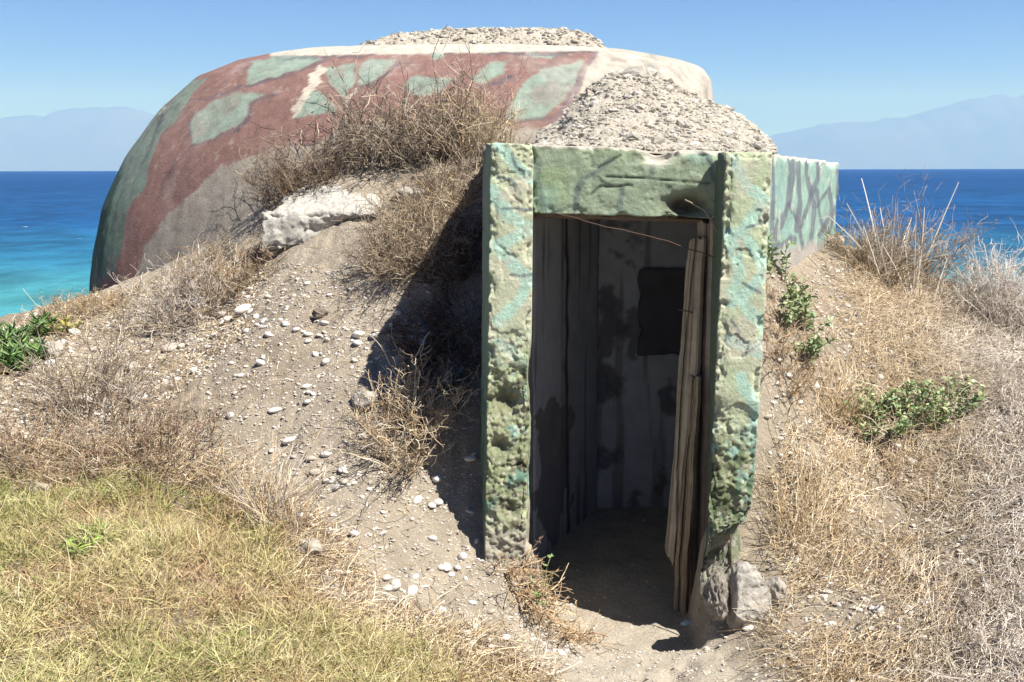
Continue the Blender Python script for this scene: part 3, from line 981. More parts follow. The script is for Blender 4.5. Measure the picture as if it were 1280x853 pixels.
def roofheap(X, Y):
    # spread wider towards the back, feathered to the front edge
    s = (X) / (Y / 6.1)
    top = np.interp(s, hw[:, 0], hw[:, 2], left=2.2, right=2.12)
    f = sstep(4.66, 6.1, Y) ** .8
    b = 1 - sstep(6.4, 7.4, Y) * .6
    edge = np.interp(X, [0.05, 1.2], [zA - .012, zC - .004])
    return edge + np.maximum(top - edge, -.02) * f * b + .03 * fbm(np.stack([X, Y, X * 0], 1), 5, 6, 3) * f


heap('rubble', roofheap, 170, 170, .10, 1.62, 4.68, 7.1, 'loose heap of white rubble and pebbles on the flat roof over the doorway', 210, 16000, [(.52, .48, .42), (.58, .54, .48), (.46, .42, .35), (.50, .46, .39)], .0042, xm=.2525)

# ------------------------------------------------------------------ timber door jamb, wires
acc = Acc()


def plank(px_t, px_b, yt, yb, D0, D1, seed, wpx_t, wpx_b, col, thick=.03):
    n = 170; m = 15
    k = np.linspace(0, 1, n); u = np.linspace(0, 1, m)
    kk = np.repeat(k[:, None], m, 1); uu = np.repeat(u[None], n, 0)
    e1 = fbm(np.stack([k * 5, k * 0 + seed, k * 0], 1), 1, seed, 5, .6) * 3.2
    e2 = fbm(np.stack([k * 5, k * 0 + seed, k * 0 + 5], 1), 1, seed + 3, 5, .6) * 4.0
    cl = px_t + (px_b - px_t) * k + e1
    cr = px_t + (px_b - px_t) * k + wpx_t + (wpx_b - wpx_t) * k + e2
    yv = yt + (yb - yt) * kk
    je = fbm(np.stack([u * 9, u * 0 + seed, u * 0], 1), 1, seed + 9, 3, .7)[None] * 26
    yv = yv + je * (sstep(.88, 1, kk) - .3 * sstep(.1, 0, kk))
    cx = cl[:, None] * (1 - uu) + cr[:, None] * uu
    Fv = P(cx, yv, D1 + (D0 - D1) * uu).reshape(-1, 3)
    q = np.stack([uu.ravel() * 9, kk.ravel() * 2.2, np.full(n * m, seed * 3.1)], 1)
    g = fbm(q, 1.5, seed, 4, .6)
    split = np.exp(-((uu.ravel() - .45 - .2 * vn(np.stack([kk.ravel() * 3, kk.ravel() * 0, kk.ravel() * 0], 1), 1, seed)) / .06) ** 2)
    Fv[:, 1] += g * .014 + split * .02
    Bv = Fv + np.array([.6 * thick, .8 * thick, 0])
    nv = n * m
    f1 = gridfaces(n, m)
    idx = np.arange(nv).reshape(n, m)
    loop = np.concatenate([idx[0], idx[1:, -1], idx[-1, ::-1][1:], idx[::-1, 0][1:-1]])
    l2 = np.roll(loop, -1)
    rimf = np.stack([loop, loop + nv, l2 + nv, l2], 1)
    c = np.repeat(np.array([col]), nv, 0) * (1 + .5 * g[:, None])
    c = blend(c, sstep(.0, .45, fbm(q * np.array([3, .8, 1]), 1.5, seed + 8, 3)) * .75, np.array([.09, .065, .045]))
    c = blend(c, sstep(.1, .4, fbm(q * np.array([1, 2, 1]), 1.0, seed + 18, 3)) * .5, np.array([.42, .37, .30]))
    c = blend(c, split * .9, np.array([.04, .03, .02]))
    acc.add(np.concatenate([Fv, Bv]), np.concatenate([f1, (f1 + nv)[:, ::-1], rimf]), np.concatenate([c, c]))


plank(872, 848, 276, 822, 4.64, 4.80, 3, 22, 50, (.38, .32, .25))
plank(861, 831, 300, 696, 4.68, 4.82, 4, 17, 28, (.42, .36, .28))
plank(862, 838, 470, 800, 4.64, 4.72, 5, 10, 18, (.30, .24, .17))
o = acc.build('door_jamb', M['wood'], BUNK)
o['label'] = 'rotten split timber jamb leaning against the right side of the doorway'
# wooden board under the lintel
slab('door_head', [P(668, 272, 4.75), P(888, 279, 4.75), P(668, 272, 4.93), P(888, 279, 4.93), P(668, 264, 4.75), P(888, 270, 4.75), P(668, 264, 4.93), P(888, 270, 4.93)], (60, 6, 3), (.16, .12, .09), M['wood'], .01, 120)


def poly_tube(name, pts, rad, col, parent, material, jit=.004, seed=0, n=40, sides=6):
    pts = np.array(pts, float)
    s = np.linspace(0, len(pts) - 1, n)
    Lx = np.stack([np.interp(s, np.arange(len(pts)), pts[:, k]) for k in range(3)], 1)
    Lx += vfbm(Lx, 14, seed) * jit
    a = Acc(); tubes(a, Lx[None], np.full((1, n), rad), np.array([col]), sides)
    return a.build(name, material, parent, True)


poly_tube('reinforcing_bar', [P(690, 266, 4.6), P(760, 284, 4.55), P(830, 300, 4.56), P(893, 322, 4.6)], 0.0026, (.09, .055, .04), BUNK, M['rust'], .006, 1)
poly_tube('reinforcing_bar', [P(848, 387, 4.75), P(862, 390, 4.72), P(876, 396, 4.78)], .0035, (.14, .08, .05), BUNK, M['rust'], .003, 2)
poly_tube('reinforcing_bar', [P(856, 250, 4.62), P(880, 262, 4.56), P(897, 290, 4.56)], .004, (.24, .2, .15), BUNK, M['rust'], .004, 3)

# ------------------------------------------------------------------ broken blocks
def rock(name, px, py, size, scale, seed, col, label, cat, group=None, rough=.28, material='rubble', D=None, ic=ICO4, sink=.25, rot=0, freq=3.0, ridge_=0):
    c = G1(px, py) if D is None else P(px, py, D)
    V0, F0 = ic
    v = V0 * (1 + rough * fbm(V0, freq * .6, seed, 5, .55))[:, None]
    # facet it a little
    r = np.random.default_rng(seed)
    for _ in range(7):
        d = r.normal(size=3); d /= np.linalg.norm(d); h = r.uniform(.62, .85)
        over = np.clip(v @ d - h, 0, None); v = v - over[:, None] * d * .85
    v = v * np.array(scale) * size
    ca, sa = math.cos(rot), math.sin(rot)
    v = np.stack([v[:, 0] * ca - v[:, 1] * sa, v[:, 0] * sa + v[:, 1] * ca, v[:, 2]], 1)
    v += vfbm(v + seed, 1.6 / size * 2, seed + 5) * size * .10 + vfbm(v + seed, 70, seed + 9, 3) * size * .06
    base = np.array([c[0], c[1], c[2]])
    v[:, 2] += size * scale[2] * (1 - sink * 2)
    C = np.repeat(np.array([col]), len(v), 0)
    C = blend(C, sstep(0, .5, fbm(v, 12 / max(size * 5, .3), seed + 3, 4)) * .5, np.array(col) * .6)
    o = mesh_obj(name, v, F0, M[material], None, C, True)
    o.location = base
    tag(o, label, cat, group)
    return o


# slab of concrete lying on the mound
DS = G1(350, 306)[1] - .04
tl, tr = P(382, 228, DS + .40), P(486, 228, DS + .32)
fl, frr = P(324, 268, DS - .02), P(474, 266, DS - .12)
bl_, br_ = P(330, 318, DS - .06), P(474, 292, DS - .06)
c8 = [bl_, br_, tl - np.array([.02, 0, .22]), tr - np.array([0, 0, .1]), fl, frr, tl, tr]
p, F, t = hexa(c8, (80, 50, 26))
cen = p.mean(0)
# round it into a broken slab: taper the right end, crumble the underside
p = chip(p, t, c8, .06, 130, 9, .3)
under = (1 - t[:, 2]) * sstep(.3, .75, t[:, 0])
p[:, 2] += under * .07
p[:, 1] += under * .10 * (t[:, 1] < .5)
out = np.array([1.0, .6, 1.0])
p += vfbm(p, 45, 135, 3) * .009
p += vfbm(p, 5, 131, 4) * .018 * out + vfbm(p, 22, 132, 3) * (.008 + .016 * (1 - t[:, 2:3]))
C = np.repeat(np.array([[.50, .48, .43]]), len(p), 0)
C = blend(C, (1 - t[:, 2]) * sstep(-.1, .4, fbm(p, 14, 133, 4)) * .8, np.array([.30, .28, .25]))
b0_ = cen * np.array([1, 1, 0]) + np.array([0, 0, p[:, 2].min()])
o = mesh_obj('concrete_slab', p - b0_, F, M['rubble'], None, C, True); o.location = b0_
tag(o, 'flat broken slab of pale concrete lying on the mound below the rounded wall', 'slab')

rock('concrete_block', 932, 786, .13, (.82, .7, 1.3), 301, (.50, .47, .42), 'whitish cracked lump of concrete at the foot of the right pillar', 'rubble block', sink=.12, D=4.2, rough=.3, rot=.4)
rock('concrete_block', 893, 778, .085, (.62, .8, 1.5), 302, (.33, .30, .26), 'grey pebbly lump of crumbled concrete between doorway timber and whitish lump', 'rubble block', rough=.45, freq=6, sink=.05, D=4.18)
rock('concrete_block', 968, 752, .075, (.8, .7, 1.0), 303, (.46, .42, .37), 'small concrete fragment in dry grass right of the pillar foot', 'rubble block', rough=.35, rot=1.0, sink=.35)
rock('boulder', 456, 503, .065, (1.2, .9, .75), 304, (.50, .46, .40), 'largest pale rough stone on the bare slope beside the shadow', 'stone')
rock('boulder', 391, 692, .055, (1.1, .8, .8), 305, (.52, .46, .38), 'pale boulder at the edge of the grass below the bare slope', 'stone')
rock('boulder', 243, 306, .07, (1.2, .8, .9), 306, (.50, .46, .40), 'light rough stone caught in dry brush under the rounded wall', 'stone')
rock('boulder', 168, 495, .06, (.9, .8, 1.2), 307, (.40, .36, .31), 'grey upright stone in the left dry brush', 'stone')
rock('boulder', 66, 448, .075, (.9, .8, .9), 308, (.48, .44, .38), 'pale stone beside the green succulent at left edge', 'stone')
rock('boulder', 48, 612, .055, (1.2, .8, .8), 309, (.42, .36, .28), 'tan stone at the left end of the grass edge', 'stone')
rock('boulder', 400, 392, .038, (1.2, .7, .8), 310, (.20, .17, .14), 'dark clod of earth sticking out of the upper slope', 'clod', rough=.5, freq=5)
rock('boulder', 1040, 308, .07, (1.2, .9, .8), 311, (.50, .46, .38), 'pale rubble lump at the far foot of the side wall', 'stone', D=7.1)
rock('boulder', 515, 246, .08, (1.4, .8, .5), 312, (.44, .42, .38), 'light stone half hidden by dry brush right of the fallen slab', 'stone')
# crumpled litter
li = rock('litter', 862, 782, .035, (1.3, .7, .5), 320, (.45, .52, .58), 'crumpled pale blue scrap of litter beside the doorway timber', 'litter', rough=.6, ic=ICO2, material='stone')
# dry stick standing by the lumps
poly_tube('stick', [P(913, 668, 4.32), P(914, 700, 4.30), P(916, 735, 4.27)], .0045, (.16, .11, .07), None, M['wood'], .003, 5)
tag(bpy.data.objects['stick'], 'thin brown stick upright between the concrete lumps', 'stick')

# ------------------------------------------------------------------ pebbles: individuals
pebs = []
for k in range(8):
    V0, F0 = ICO2
    v = V0 * (1 + .12 * fbm(V0, 1.2, 400 + k, 3))[:, None]
    me_o = mesh_obj('pebble_src', v * np.array([1.15, .9, .62]), F0, M['stone'], None,
                    np.repeat(np.array([[(.66, .63, .58), (.60, .56, .50), (.64, .60, .53), (.57, .54, .50), (.55, .50, .43), (.48, .46, .44), (.42, .37, .31), (.60, .57, .52)][k]]), len(v), 0), True)
    pebs.append(me_o.data); bpy.data.objects.remove(me_o)


def pebble(pos, size, label, group, r):
    o = bpy.data.objects.new('pebble', pebs[r.integers(0, 8) if group else (5 if 'grey' in label else 4 if 'beige' in label else r.integers(0, 4))])
    COL.objects.link(o)
    o.location = [pos[0], pos[1], pos[2] + size * r.uniform(-.08, .28)]
    o.scale = [size * r.uniform(.85, 1.2)] * 2 + [size * r.uniform(.7, 1.1)]
    o.rotation_euler = (r.normal(0, .25), r.normal(0, .25), r.uniform(0, 6.28))
    tag(o, label, 'pebble', group)
    return o


r = np.random.default_rng(11)
GL = 'pebbles on the slope left of the doorway'; LL = 'small rounded pebble lying on the bare dirt slope left of the doorway'
traced = [(343, 514, 9, 'white round pebble halfway up the bare slope, above a second white one'), (361, 542, 9, 'white round pebble in mid slope, lowest of the two larger white ones'),
          (288, 525, 8, 'beige oval pebble at the left side of the bare slope'), (326, 456, 8, 'pale egg shaped pebble upper middle of the bare slope'),
          (448, 415, 10, 'flat oval pebble just left of the shadow edge'), (472, 530, 7, None), (583, 787, 9, 'pale pebble at the grass edge below the left pillar'),
          (588, 641, 7, 'smooth grey pebble at the lower tip of the shadow'), (578, 697, 10, 'flat pale stone just left of the left pillar foot'), (301, 470, 6, None), (308, 410, 7, None), (330, 407, 7, None),
          (305, 488, 5, None), (243, 440, 7, None), (250, 448, 5, None), (251, 457, 5, None), (386, 487, 6, None), (392, 488, 5, None), (383, 480, 6, None), (335, 417, 7, None), (370, 412, 7, None),
          (356, 402, 6, None), (429, 598, 7, None), (437, 600, 6, None), (420, 605, 8, None), (441, 599, 6, None), (540, 633, 7, None), (548, 628, 7, None), (541, 675, 7, None), (572, 711, 6, None), (551, 712, 6, None),
          (519, 721, 6, None), (540, 760, 6, None), (490, 745, 6, None), (479, 665, 6, None), (425, 632, 5, None), (415, 640, 5, None), (552, 755, 7, None), (405, 400, 6, None), (385, 415, 6, None), (320, 395, 5, None)]
pos = G([a[0] for a in traced], [a[1] for a in traced])
for a, q in zip(traced, pos):
    s = a[2] * q[1] / 1280 * .82
    pebble(q, s, a[3] or LL, None if a[3] else GL, r)
tr2 = [(1217, 477, 9, 'white stone beside the pale dry stems at the right edge'), (1177, 424, 6, None), (1018, 480, 10, 'pale stone beside the pillar on the right path'), (1156, 747, 9, 'round white stone in dry grass at lower right'),
       (1098, 768, 7, 'grey round stone left of the round white one'), (935, 791, 9, 'white stone in front of the concrete lumps'), (1020, 740, 7, None), (1036, 745, 6, None), (1030, 752, 6, None), (1040, 782, 6, None),
       (1120, 560, 8, None), (1140, 578, 9, None), (1000, 505, 6, None), (960, 520, 6, None), (975, 550, 6, None), (985, 470, 7, None), (1090, 455, 6, None), (1100, 470, 7, None), (1075, 405, 5, None), (1215, 487, 7, None), (1250, 545, 6, None), (1062, 640, 6, None), (1140, 770, 6, None)]
GR = 'pebbles on the ground right of the bunker'; LR = 'small pebble among the dry grass right of the bunker'
pos = G([a[0] for a in tr2], [a[1] for a in tr2])
for a, q in zip(tr2, pos):
    s = a[2] * q[1] / 1280 * .82
    pebble(q, s, a[3] or LR, None if a[3] else GR, r)


def sample_poly(poly, n, r):
    poly = np.asarray(poly); lo, hi = poly.min(0), poly.max(0)
    out_ = np.zeros((0, 2))
    while len(out_) < n:
        q = r.uniform(lo, hi, (n * 3, 2)); q = q[inpoly(q[:, 0], q[:, 1], poly)]
        out_ = np.concatenate([out_, q])
    out_ = out_[:n]
    return np.column_stack([out_, H(out_[:, 0], out_[:, 1])])


SLOPE = GP([(215, 400), (330, 330), (470, 330), (590, 400), (600, 700), (720, 810), (700, 850), (560, 790), (420, 740), (370, 660), (300, 590), (255, 500)])
q = sample_poly(SLOPE, 175, r)
for k in range(len(q)):
    pebble(q[k], .010 + .019 * r.random() ** 2.2, LL, GL, r)
LEFTB = GP([(0, 470), (0, 410), (60, 385), (120, 370), (230, 340), (330, 320), (300, 420), (240, 480), (150, 560), (0, 590)])
GB = 'pebbles on the stony shoulder at left'
q = sample_poly(LEFTB, 50, r)
for k in range(len(q)):
    pebble(q[k], .016 + .034 * r.random() ** 2.5, 'small pebble among dry brush on the stony shoulder at left', GB, r)

# ------------------------------------------------------------------ gravel (nobody could count it)
acc = Acc()
gc = [(.52, .48, .42), (.62, .58, .52), (.44, .39, .33), (.36, .32, .28)]
for poly, n, s in ((SLOPE, 6500, .005), (LEFTB, 4200, .008), (GP([(560, 770), (730, 800), (860, 805), (960, 790), (1000, 853), (600, 853)]), 1000, .004),
                   (GP([(965, 340), (1060, 310), (1280, 400), (1280, 853), (950, 853), (960, 700)]), 4500, .008)):
    q = sample_poly(poly, n, r)
    s_ = np.minimum(s * np.exp(r.normal(0, .5, n)), s * 2.0); q[:, 2] += s_ * .15
    cd = _polydist(q[:, 0], q[:, 1], CARVE) > .02
    scatter_stones(acc, q[cd], s_[cd], r, gc, .6)
q = sample_poly(np.array([(.15, 4.0), (.9, 4.0), (1.0, 6.0), (.5, 6.0), (.15, 4.9)]), 500, r)
scatter_stones(acc, q, .004 * np.exp(r.normal(0, .5, 500)), r, gc, .6)
tag(acc.build('gravel', M['stone']), 'fine gravel scattered over the bare dirt', None, None, 'stuff')


# ------------------------------------------------------------------ vegetation
DRY = [(.38, .31, .22), (.28, .22, .155), (.20, .145, .10), (.47, .40, .30), (.15, .11, .08)]
STRAW = [(.62, .51, .34), (.55, .43, .27), (.44, .32, .19), (.68, .60, .46), (.36, .26, .16)]
GREYS = [(.52, .47, .41), (.62, .57, .50), (.42, .36, .31), (.68, .63, .56)]


def walk(base, d, length, n, r, wob, grav=0.0):
    """S polylines"""
    S = len(base)
    pts = [base]; cur = d / (np.linalg.norm(d, axis=1, keepdims=True) + 1e-9)
    st = (length / (n - 1))[:, None]
    for k in range(n - 1):
        cur = cur + wob * r.normal(size=(S, 3)); cur[:, 2] -= grav
        cur /= np.linalg.norm(cur, axis=1, keepdims=True) + 1e-9
        pts.append(pts[-1] + cur * st)
    return np.stack(pts, 1)


def bush(name, spots, height, n, seed, label, cat='bush', group=None, cols=DRY, rad=.0022, spread=.8, twigs=5, wob=.22, seeds=0, seedc=(.30, .24, .17), lean=(0, 0, 0), tilt=1.0, twl=.45, sub=True, mesh_parent=None):
    """spots: (px,py,radius m) ground patches the stems grow from"""
    r = np.random.default_rng(seed)
    cs = []; wts = []
    for s in spots:
        c = G1(s[0], s[1]); cs.append((c, s[2])); wts.append(s[2] ** 2 * (s[3] if len(s) > 3 else 1))
    wts = np.array(wts) / sum(wts)
    ch = r.choice(len(cs), n, p=wts)
    a = r.uniform(0, 6.28, n); rr = np.sqrt(r.random(n)) * np.array([cs[k][1] for k in ch])
    bx_ = np.array([cs[k][0][0] for k in ch]) + rr * np.cos(a); by_ = np.array([cs[k][0][1] for k in ch]) + rr * np.sin(a)
    base = np.column_stack([bx_, by_, H(bx_, by_) - .01])
    d = np.column_stack([np.cos(a) * spread * r.random(n), np.sin(a) * spread * r.random(n), np.full(n, tilt)]) + np.array(lean) + .25 * r.normal(size=(n, 3))
    Ln = height * np.clip(r.normal(.7, .22, n), .2, 1.25)
    A = walk(base, d, Ln, 8, r, wob * .6, .01)
    acc = Acc()
    Rr = rad * np.linspace(1.25, .55, 8)[None] * r.uniform(.7, 1.35, (n, 1))
    tubes(acc, A, Rr, palette(r, n, cols))
    T = n * twigs
    si = r.integers(0, n, T); k = r.integers(2, 8, T)
    b2 = A[si, k]
    d2 = (A[si, k] - A[si, k - 1]); d2 /= np.linalg.norm(d2, axis=1, keepdims=True) + 1e-9
    d2 = d2 + .75 * r.normal(size=(T, 3)) + np.array([0, 0, .15])
    B = walk(b2, d2, Ln[si] * twl * r.uniform(.4, 1.1, T), 5, r, wob)
    tubes(acc, B, rad * .82 * np.linspace(1, .6, 5)[None] * np.ones((T, 1)), palette(r, T, cols))
    tips = B[:, -1]
    if sub:
        U = T * 2
        s2 = r.integers(0, T, U); k2 = r.integers(1, 5, U)
        B2 = walk(B[s2, k2], r.normal(size=(U, 3)) + np.array([0, 0, .3]), Ln[si][s2] * .16 * r.uniform(.4, 1.3, U), 3, r, wob)
        tubes(acc, B2, rad * .45 * np.ones((U, 3)), palette(r, U, cols))
        tips = np.concatenate([tips, B2[:, -1]])
    c0 = cs[0][0]
    root = empty(name, c0)
    tag(root, label, cat, group)
    if n <= 25:
        for i in range(n):
            ai = Acc(); tubes(ai, A[i:i + 1], Rr[i:i + 1], palette(r, 1, cols))
            m = si == i
            if m.any(): tubes(ai, B[m], rad * .62 * np.linspace(1, .6, 5)[None] * np.ones((m.sum(), 1)), palette(r, int(m.sum()), cols))
            ai.build('stalk', M['plant'], root)
    else:
        acc.build('stems', M['plant'], root)
    if seeds:
        q = tips[r.choice(len(tips), min(seeds, len(tips)), replace=False)]
        a2 = Acc()
        scatter_stones(a2, q, np.full(len(q), rad * 1.9) * r.uniform(.7, 1.4, len(q)), r, [seedc, tuple(np.array(seedc) * .6)], .9)
        a2.build('seed_heads', M['plant'], root)['kind'] = 'stuff'
    return root


bush('dry_bush', [(470, 205, .18), (530, 200, .22), (420, 225, .12, .5)], .52, 190, 501, 'large tangled brown dry bush against the painted dome, the tallest one', lean=(.12, -.1, 0), seeds=300, spread=.8, rad=.0031, twigs=6, cols=[(.19, .15, .11), (.13, .10, .075), (.26, .21, .16), (.40, .34, .26), (.50, .43, .33)])
bush('dry_bush', [(600, 200, .17), (560, 195, .15)], .48, 190, 502, 'straw coloured dry bush just left above the doorway frame', cols=DRY[:4] + STRAW[:2], seeds=200, spread=.6)
bush('dry_bush', [(385, 238, .13), (355, 248, .10)], .38, 150, 503, 'dark twiggy dry bush behind the left end of the fallen slab', cols=DRY[1:3] + [(.12, .08, .06)], seeds=60, spread=1.3)
bush('dry_bush', [(560, 250, .17), (520, 272, .17), (590, 225, .1)], .26, 150, 504, 'low dense dry bush between the fallen slab and the pillar', spread=1.2, lean=(0, -.3, 0), tilt=.7)
bush('dry_bush', [(495, 325, .13), (530, 320, .12)], .30, 240, 505, 'drooping brown dry tuft at the upper edge of the big shadow', spread=1.2, lean=(0, -.35, -.1), tilt=.6)
bush('dry_bush', [(235, 400, .16), (215, 385, .15)], .34, 130, 506, 'greyish dry bush in front of the left end of the dome', cols=GREYS[:3] + DRY[:2], spread=1.1)
bush('dry_bush', [(290, 350, .17), (325, 335, .14), (260, 335, .12)], .22, 190, 507, 'low dry bush at the foot of the bare concrete under the camouflage paint', spread=1.4, cols=DRY[:4] + [(.36, .22, .12)])
bush('dry_bush', [(130, 520, .16), (100, 500, .13)], .46, 120, 508, 'tall open dry bush on the left shoulder above the grass', cols=DRY[1:] + GREYS[:1], spread=.9, seeds=60)
bush('dry_bush', [(220, 560, .20), (170, 570, .2)], .22, 170, 509, 'low reddish dry bush along the upper edge of the grass', cols=DRY[:4] + [(.32, .22, .16), (.28, .18, .13)], spread=1.3)
bush('dry_bush', [(30, 560, .2), (60, 590, .18)], .2, 150, 510, 'dry brush at the left edge of the picture above the grass', cols=DRY[:4] + [(.38, .23, .13)], spread=1.4)
bush('dry_bush', [(80, 395, .14), (120, 385, .14)], .14, 200, 511, 'thin dry tufts on the crest behind the succulent', spread=1.3, cols=STRAW[1:3] + DRY[:2])
bush('dry_bush', [(505, 560, .10), (525, 520, .08)], .30, 150, 512, 'dry bush with round seed heads growing out of the big shadow', spread=1.2, lean=(-.1, -.5, 0), seeds=80, seedc=(.52, .45, .34), cols=STRAW[1:4] + DRY[:2])
bush('dry_bush', [(560, 330, .12), (575, 400, .12), (560, 460, .12), (530, 420, .1), (585, 300, .1)], .2, 520, 523, 'dead brush coloured dark to deepen the shade in the hollow beside the left pillar', cols=[(.10, .07, .05), (.07, .05, .035), (.15, .11, .08)], spread=1.5, lean=(0, -.5, 0), tilt=.5)  # dense brush added here, its dark colours deepen the cast shadow
bush('grass_tuft', [(350, 655, .11), (325, 640, .1)], .34, 150, 513, 'tall dry grass tuft between the lawn and the bare slope', 'grass tuft', cols=STRAW + GREYS[:2], spread=.6, twigs=1, sub=False, wob=.12, rad=.0016)
bush('dry_bush', [(1190, 350, .25), (1150, 345, .18), (1225, 360, .2)], .52, 420, 514, 'feathery brown dry shrub with seed heads against the sea at right', cols=DRY[:2] + [(.36, .29, .24), (.22, .15, .12)], seeds=700, spread=.7, rad=.002)
bush('dry_bush', [(1090, 335, .16), (1110, 345, .15)], .32, 220, 515, 'low dry shrub on the crest beside the side wall', cols=DRY[:4], seeds=150, spread=.9)
bush('dry_bush', [(1270, 400, .2), (1240, 385, .15)], .42, 240, 516, 'grey dry shrub at the right edge of the picture below the sea', cols=GREYS, spread=.8)
bush('dry_stalks', [(1125, 355, .2), (1150, 370, .15)], .72, 22, 517, 'tall pale bare stalks rising against the sea at right', 'dry stalks', cols=[(.62, .57, .50), (.55, .50, .42)], twigs=1, sub=False, wob=.035, spread=.35, rad=.004, twl=.22)
bush('dry_stalks', [(1265, 400, .12)], .5, 8, 518, 'few pale bare stalks at the right edge of the picture', 'dry stalks', cols=[(.60, .55, .48)], twigs=1, sub=False, wob=.07, spread=.4, rad=.003, twl=.3)
bush('dry_bush', [(1000, 650, .10), (985, 690, .08), (1020, 670, .1)], .32, 110, 519, 'upright straw clump beside the lower right pillar', 'bush', cols=STRAW, twigs=2, sub=False, wob=.12, spread=.5, rad=.0018)
bush('dry_bush', [(1040, 500, .09), (1060, 520, .08)], .24, 200, 520, 'tan grass clump left of the green shrub', 'bush', cols=STRAW[:3], twigs=1, sub=False, wob=.15, spread=.9, rad=.0016)
bush('dry_bush', [(985, 430, .10), (978, 460, .09)], .16, 110, 521, 'withered brown leaves hanging below the green plant by the side wall', 'bush', cols=[(.40, .29, .18), (.30, .20, .12), (.48, .38, .26)], spread=1.1)
bush('dry_roots', [(640, 728, .05), (665, 748, .05), (700, 780, .04), (625, 712, .04)], .22, 130, 522, 'brown dead roots spilling over the bank edge at the foot of the left pillar', 'roots', cols=STRAW[1:3] + [(.36, .25, .15), (.28, .18, .11)], lean=(.7, -.3, -.25), tilt=.25, twigs=3, spread=.6, rad=.0026)

# long single straws in the shadow
acc = Acc()
LS = [[P(478, 380, 5.55), P(530, 425, 5.4), P(575, 478, 5.3)], [P(500, 395, 5.6), P(540, 440, 5.4), P(560, 475, 5.3)], [P(540, 350, 5.8), P(545, 420, 5.5), P(548, 470, 5.4)], [P(470, 445, 5.35), P(500, 462, 5.2), P(525, 480, 5.15)]]
for k, s in enumerate(LS):
    s = np.array(s); kk = np.linspace(0, 2, 12)
    Lx = np.stack([np.interp(kk, [0, 1, 2], s[:, c]) for c in range(3)], 1)
    tubes(acc, Lx[None], np.full((1, 12), .002), np.array([[.45, .38, .27]]))
o = acc.build('straws', M['plant']); tag(o, 'few long thin straws hanging across the big shadow', 'straw')


# blades
def blades(acc, pts, ln, wd, r, cols, up=.6, wob=.35, grav=.12, n=4):
    S = len(pts)
    a = r.uniform(0, 6.28, S)
    d = np.column_stack([np.cos(a), np.sin(a), np.abs(r.normal(up, up * .6, S))])
    Lx = walk(pts, d, ln, n, r, wob, grav)
    gz = H0(Lx[:, -1, 0], Lx[:, -1, 1]); dz = np.clip(gz + .005 - Lx[:, -1, 2], 0, None)
    Lx[:, :, 2] += dz[:, None] * np.linspace(0, 1, n)[None]
    strips(acc, Lx, wd, palette(r, S, cols, .18), r)


r = np.random.default_rng(21)
acc = Acc()
n = 120000
q = sample_poly(GRASS_POLY[(np.array(GRASS_POLY)[:, 1] > -5)], n, r) if False else None
GV = GP([(-30, 592), (60, 590), (120, 602), (260, 600), (330, 630), (378, 690), (400, 760), (500, 800), (640, 830), (730, 875), (700, 960), (-60, 960)])
q = sample_poly(GV, n, r)
pn_ = fbm(q, 3.2, 70, 4); pm_ = fbm(q, 1.3, 75, 3)
edge = np.clip(-_polydist(q[:, 0], q[:, 1], GV) / .12, 0, 1)
tuft = fbm(q, 11, 77, 3)
keep = r.random(n) < (.2 + .8 * edge) * (.3 + .9 * sstep(-.35, .25, pn_ * .6 + tuft))
q = q[keep]; pn_ = pn_[keep]; pm_ = pm_[keep]; tuft = tuft[keep]
S = len(q)
ln = .062 * np.exp(r.normal(0, .42, S)) * (1 + .7 * pn_ + .8 * tuft)
a = r.uniform(0, 6.28, S)
d = np.column_stack([np.cos(a), np.sin(a), np.abs(r.normal(.75, .5, S))])
Lx = walk(q, d, ln, 4, r, .3, .1)
gc1 = palette(r, S, [(.49, .43, .21), (.54, .47, .26), (.41, .39, .17), (.60, .52, .33)], .18)
gc2 = palette(r, S, [(.24, .30, .07), (.30, .34, .10), (.17, .25, .05)], .18)
gc3 = palette(r, S, [(.40, .27, .15), (.46, .33, .20), (.33, .22, .14)], .18)
gr = sstep(-.12, .5, pm_ + .25 * r.normal(size=S))[:, None]; br = sstep(.05, .5, -pn_ + .25 * r.normal(size=S) + .15)[:, None]
cc_ = gc1 * (1 - gr) + gc2 * gr; cc_ = cc_ * (1 - br) + gc3 * br
strips(acc, Lx, .0028 * r.uniform(.6, 1.4, S), cc_, r)
tag(acc.build('grass', M['plant']), 'short yellow green grass mat in the left foreground', None, None, 'stuff')

acc = Acc()
RG = GP([(985, 853), (950, 790), (975, 700), (965, 600), (980, 560), (1010, 500), (1060, 420), (1060, 330), (1110, 330), (1180, 352), (1300, 385), (1420, 440), (1420, 1000), (1000, 1000)])
n = 25000
q = sample_poly(RG, n, r)
pn_ = fbm(q, 2.2, 80, 4); pm_ = fbm(q, 5, 83, 3)
x_, y_ = proj(q)
bare = np.maximum.reduce([np.exp(-((x_ - 1110) / 50) ** 2 - ((y_ - 640) / 45) ** 2), np.exp(-((x_ - 1040) / 70) ** 2 - ((y_ - 760) / 28) ** 2), np.exp(-((x_ - 1030) / 48) ** 2 - ((y_ - 430) / 100) ** 2), np.exp(-((x_ - 1200) / 60) ** 2 - ((y_ - 700) / 30) ** 2)])
keep = r.random(n) < np.clip(.95 - bare * .95 - .8 * sstep(.15, .5, pm_), .04, 1)
q, pn_, x_ = q[keep], pn_[keep], x_[keep]
S = len(q); q[:, 2] += r.random(S) * .03
ln = .12 * np.exp(r.normal(0, .45, S))
a = r.uniform(0, 6.28, S); a = a + .8 * np.sin(2 * (a - 2.6 + pn_ * 3))
d = np.column_stack([np.cos(a), np.sin(a), np.abs(r.normal(.28, .35, S))])
